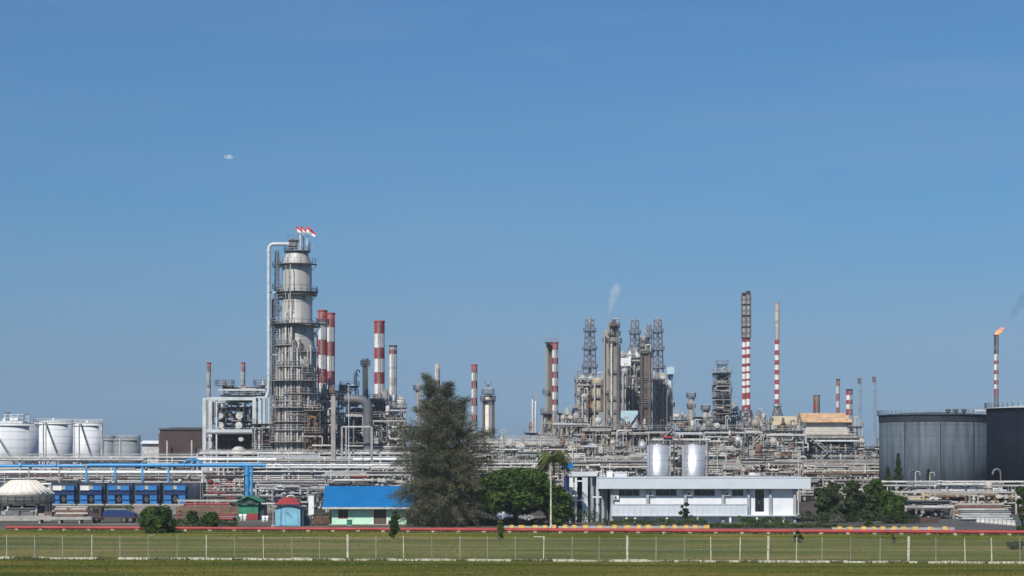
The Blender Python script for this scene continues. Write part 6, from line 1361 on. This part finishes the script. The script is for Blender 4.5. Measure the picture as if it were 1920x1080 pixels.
def flare():
    T = stack(1868, 8.6, 628, 900, [(628, 2), (648, 5), (656, 2), (664, 1), (676, 0), (683, 1), (694, 0), (702, 1), (713, 0), (721, 1), (729, 0), (740, 5)], 'thin banded flare stack with an orange flame at its tip', None, cat='flare stack', name='flare_stack', taper=1.0, mats=('stack_red', 'stack_white', 'stack_soot', 'stack_cream', 'galv', 'lattice_grey'))
    z0 = T.lz(628); rg = random.Random(2)
    q = MB()
    for k in range(7):
        L_ = rg.uniform(3.2, 5.0); a = R(rg.uniform(28, 52)); x = rg.uniform(-.6, .6); y = rg.uniform(-.5, .5); n = 7; pts = []; rr = []
        for i in range(n):
            t = i/(n-1); pts.append((x+cos(a)*L_*t, y+sin(t*6+k)*.25, z0+.1+sin(a)*L_*t+sin(t*5+k)*.2)); rr.append(.1+.55*math.sin(min(1, t*1.5+.18)*pi*.98)*(1-t*.55))
        q.tube(pts, rr, 8)
    f = MATS['flame'] = bpy.data.materials.new('flame'); f.use_nodes = True; b = f.node_tree.nodes['Principled BSDF']; b.inputs['Base Color'].default_value = (1, .25, .05, 1); b.inputs['Emission Color'].default_value = (1, .17, .05, 1); b.inputs['Emission Strength'].default_value = 1.15
    tag(q.build('flame', 'flame', None, (T.x, 900, 0)), 'orange flame blowing to the right from the flare stack tip', 'flame')
flare()
def volmat(name, col, dens, scale, thr=(.45, .7)):
    m = bpy.data.materials.new(name); m.use_nodes = True; MATS[name] = m; n = m.node_tree.nodes; l = m.node_tree.links; n.remove(n['Principled BSDF'])
    v = n.new('ShaderNodeVolumePrincipled'); v.inputs['Color'].default_value = (*col, 1); t = n.new('ShaderNodeTexCoord')
    no = n.new('ShaderNodeTexNoise'); no.inputs['Scale'].default_value = scale; no.inputs['Detail'].default_value = 4; l.new(t.outputs['Object'], no.inputs[0])
    mr = n.new('ShaderNodeMapRange'); mr.inputs[1].default_value = thr[0]; mr.inputs[2].default_value = thr[1]; mr.inputs[3].default_value = 0; mr.inputs[4].default_value = dens; l.new(no.outputs[0], mr.inputs[0])
    l.new(mr.outputs[0], v.inputs['Density']); l.new(v.outputs[0], n['Material Output'].inputs['Volume'])
    return m
volmat('steam', (1, 1, 1), .24, .45, (.30, .62)); volmat('smoke', (.05, .05, .05), .055, .25, (.25, .62)); 
def cloudmat():
    m = bpy.data.materials.new('cloud'); m.use_nodes = True; MATS['cloud'] = m; n = m.node_tree.nodes; l = m.node_tree.links; b = n['Principled BSDF']
    b.inputs['Base Color'].default_value = (.95, .95, .95, 1); b.inputs['Roughness'].default_value = 1; b.inputs['Specular IOR Level'].default_value = 0
    w = n.new('ShaderNodeLayerWeight'); w.inputs[0].default_value = .35; t = n.new('ShaderNodeBsdfTransparent'); ms = n.new('ShaderNodeMixShader'); mr = n.new('ShaderNodeMapRange')
    mr.inputs[1].default_value = 0; mr.inputs[2].default_value = .6; mr.inputs[3].default_value = .5; mr.inputs[4].default_value = 0; l.new(w.outputs['Facing'], mr.inputs[0])
    
    tcn = n.new('ShaderNodeTexCoord'); nn = n.new('ShaderNodeTexNoise'); nn.inputs['Scale'].default_value = .35; l.new(tcn.outputs['Object'], nn.inputs[0]); m2 = n.new('ShaderNodeMapRange'); m2.inputs[1].default_value = .38; m2.inputs[2].default_value = .6; l.new(nn.outputs[0], m2.inputs[0])
    mm_ = n.new('ShaderNodeMath'); mm_.operation = 'MULTIPLY'; l.new(mr.outputs[0], mm_.inputs[0]); l.new(m2.outputs[0], mm_.inputs[1]); l.new(mm_.outputs[0], ms.inputs[0]); l.new(t.outputs[0], ms.inputs[1]); l.new(b.outputs[0], ms.inputs[2]); l.new(ms.outputs[0], n['Material Output'].inputs[0])
cloudmat()
def outward(o):
    import bmesh
    b = bmesh.new(); b.from_mesh(o.data); bmesh.ops.remove_doubles(b, verts=b.verts, dist=1e-4); bmesh.ops.recalc_face_normals(b, faces=b.faces); b.to_mesh(o.data); b.free()
def plume(name, label, pts, rad, m_, Y, kind='stuff'):
    q = MB(); q.tube([(X(px, Y), Y, Z(py, Y)) for px, py in pts], [r/F*Y for r in rad], 14); o = q.build(name, m_); outward(o); tag(o, label, name, kind=kind); return o
plume('steam', 'thin white steam plume rising from the olive column pair', [(1142, 602), (1142.5, 590), (1144, 577), (1148, 563), (1153, 548), (1157, 538), (1162, 527)], [1, 2.2, 5, 7.5, 10, 8, 2], 'steam', 560)
plume('smoke', 'faint dark smoke trailing up and right from the flare', [(1879, 613), (1887, 603), (1897, 592), (1908, 577), (1922, 560), (1945, 538), (1965, 520)], [1.5, 4, 6, 9, 11, 9, 3], 'smoke', 900)
q = MB(); q.lathe([(.1, -3.2), (4.5, -2.4), (8, -.5), (7, 1.6), (3.5, 2.7), (.1, 3.2)], 20); o = q.build('cloud', 'cloud', None, (X(428, 2600), 2600, Z(294.5, 2600))); o.scale = (1, .8, 1); tag(o, 'tiny bright white cloud wisp alone in the blue sky on the left', 'cloud', kind='stuff')

# ------------------------------------------------------------------ right hand yard
rack(1640, 1925, 360, [905.5], 'long low white pipe rack before the big grey tank', 305, 3, ['white_paint', 'white_dirty', 'galv'], 'white_dirty', 4, 7, .1, .2, drops=14, trough=False)
rack(1690, 1905, 335, [926, 938], 'low beige pipe rack in the right hand yard', 306, 5, ['beige', 'rust', 'stone', 'white_dirty', 'tan_panel'], 'beige', 7, 5, .1, .2, drops=40, trough=False)
module(1715, 1760, 915, 345, 4, 'small white steel frame in the right hand yard', 230, 2, ['white_dirty', 'galv', 'stone'], 'white_dirty', 'pump_skid', 'pump skid', 22, 3, 'pump skids', stairs=False, colw=.14, rmax=.18)
module(1835, 1905, 925, 342, 4, 'low white railed platform near the right edge', 231, 1, ['white_dirty', 'beige', 'rust', 'galv'], 'white_dirty', 'pump_skid', 'pump skid', 26, 4, 'pump skids', stairs=False, colw=.12, rmax=.2)
module(1690, 1780, 940, 310, 4, 'dark low piping skid in the right hand yard', 232, 1, ['dark_steel', 'rust', 'galv', 'stone'], 'mid_steel', 'pump_skid', 'pump skid', 30, 5, 'pump skids', stairs=False, colw=.12, rmax=.2, top=False)
pipe_stack(1790, 1880, 318, 6, .2, ['tan_panel', 'rust', 'beige', 'stone'], 'pile of sandy coloured pipes in the right hand yard', 5)
pipe_stack(1800, 1895, 300, 5, .2, ['galv', 'stone', 'mid_steel'], 'pile of grey pipes behind the concrete barriers', 6)
for i in range(9):
    p = 1834+i*8.2; Yb = 292-i*1.7
    T = Thing('concrete_barrier', 'pale concrete barrier, %s of the slanting row by the road' % ('first from the left', 'second from the left', 'third from the left', 'fourth from the left', 'middle one', 'fourth from the right', 'third from the right', 'second from the right', 'last at the right end')[i], 'barrier', p, Yb, 'concrete barriers by the road')
    q = MB(); k = [(-.3, 0), (.3, 0), (.26, .2), (.12, .42), (.1, .8), (-.1, .8), (-.12, .42), (-.26, .2)]; n = len(k)
    q.add([(-.27, a, b) for a, b in k]+[(.27, a, b) for a, b in k], [tuple(range(n)), tuple(range(n, 2*n))[::-1]]+[(i_, i_+n, (i_+1) % n+n, (i_+1) % n) for i_ in range(n)]); q.build('block', 'white_dirty', T)
    q = MB(); q.box(-.12, -.04, -.32, .32, -.005, .1); q.box(.04, .12, -.32, .32, -.005, .1); q.build('foot', 'concrete', T)
for p, t, lb, Y in ((1870, 880, 'grey gooseneck vent pipe before the dark navy tank', 375), (1713, 882, 'faint gooseneck vent pipe before the big grey tank', 380)):
    T = Thing('gooseneck_vent', lb, 'vent pipe', p, Y, 'gooseneck vents'); z = T.lz(t); q = MB(); q.pipe([(T.w(7), 0, 0), (T.w(7), 0, z-1), (T.w(4), 0, z), (-T.w(6), 0, z), (-T.w(9), 0, z-1)], .22, 10, bend=6); q.build('pipe', 'clad_grey' if p < 1800 else 'mid_steel', T); q = MB(); q.tube([(T.w(7), 0, 3), (T.w(7), 0, 3.2)], .4, 12); q.build('flange', 'mid_steel', T)
low_wall(1700, 1760, 289, 0, .9, .3, 'brown_wall', 'low dark wall under the trees of the right hand yard')
# far tree line on the horizon
def treeline():
    rg = random.Random(12); m = MB()
    for i in range(2600):
        x = rg.uniform(-520, 520); y = 1500+rg.uniform(0, 60); h = 5+3*sin(x*.03)+2*sin(x*.11)+rg.uniform(0, 3)
        for k in range(3):
            p = Vector((x+rg.gauss(0, 2), y, rg.uniform(0, h))); u = Vector((rg.gauss(0, 1), rg.gauss(0, 1), rg.gauss(0, 1))).normalized()*2; v = Vector((rg.gauss(0, 1), rg.gauss(0, 1), rg.gauss(0, 1))).normalized()*1.6
            m.add([p-u, p+v, p+u, p-v], [(0, 1, 2, 3)])
    tag(m.build('distant_woodland', 'leaf_dark'), 'far low wooded strip on the horizon behind the plant', 'woodland', kind='stuff')
treeline()
# ------------------------------------------------------------------ haze
HAZE = 0.00013
if HAZE:
    q = MB(); q.box(-900, 900, -60, 1800, -1, 110); o = q.build('haze', [], None); mm = bpy.data.materials.new('haze'); mm.use_nodes = True; n = mm.node_tree.nodes; n.remove(n['Principled BSDF'])
    v = n.new('ShaderNodeVolumePrincipled'); v.inputs['Color'].default_value = (.80, .88, 1, 1); v.inputs['Density'].default_value = HAZE; v.inputs['Anisotropy'].default_value = .2
    mm.node_tree.links.new(v.outputs[0], n['Material Output'].inputs['Volume']); o.data.materials.append(mm); tag(o, kind='stuff')
    o['label'] = 'thin pale air haze over the whole refinery'; o['category'] = 'haze'
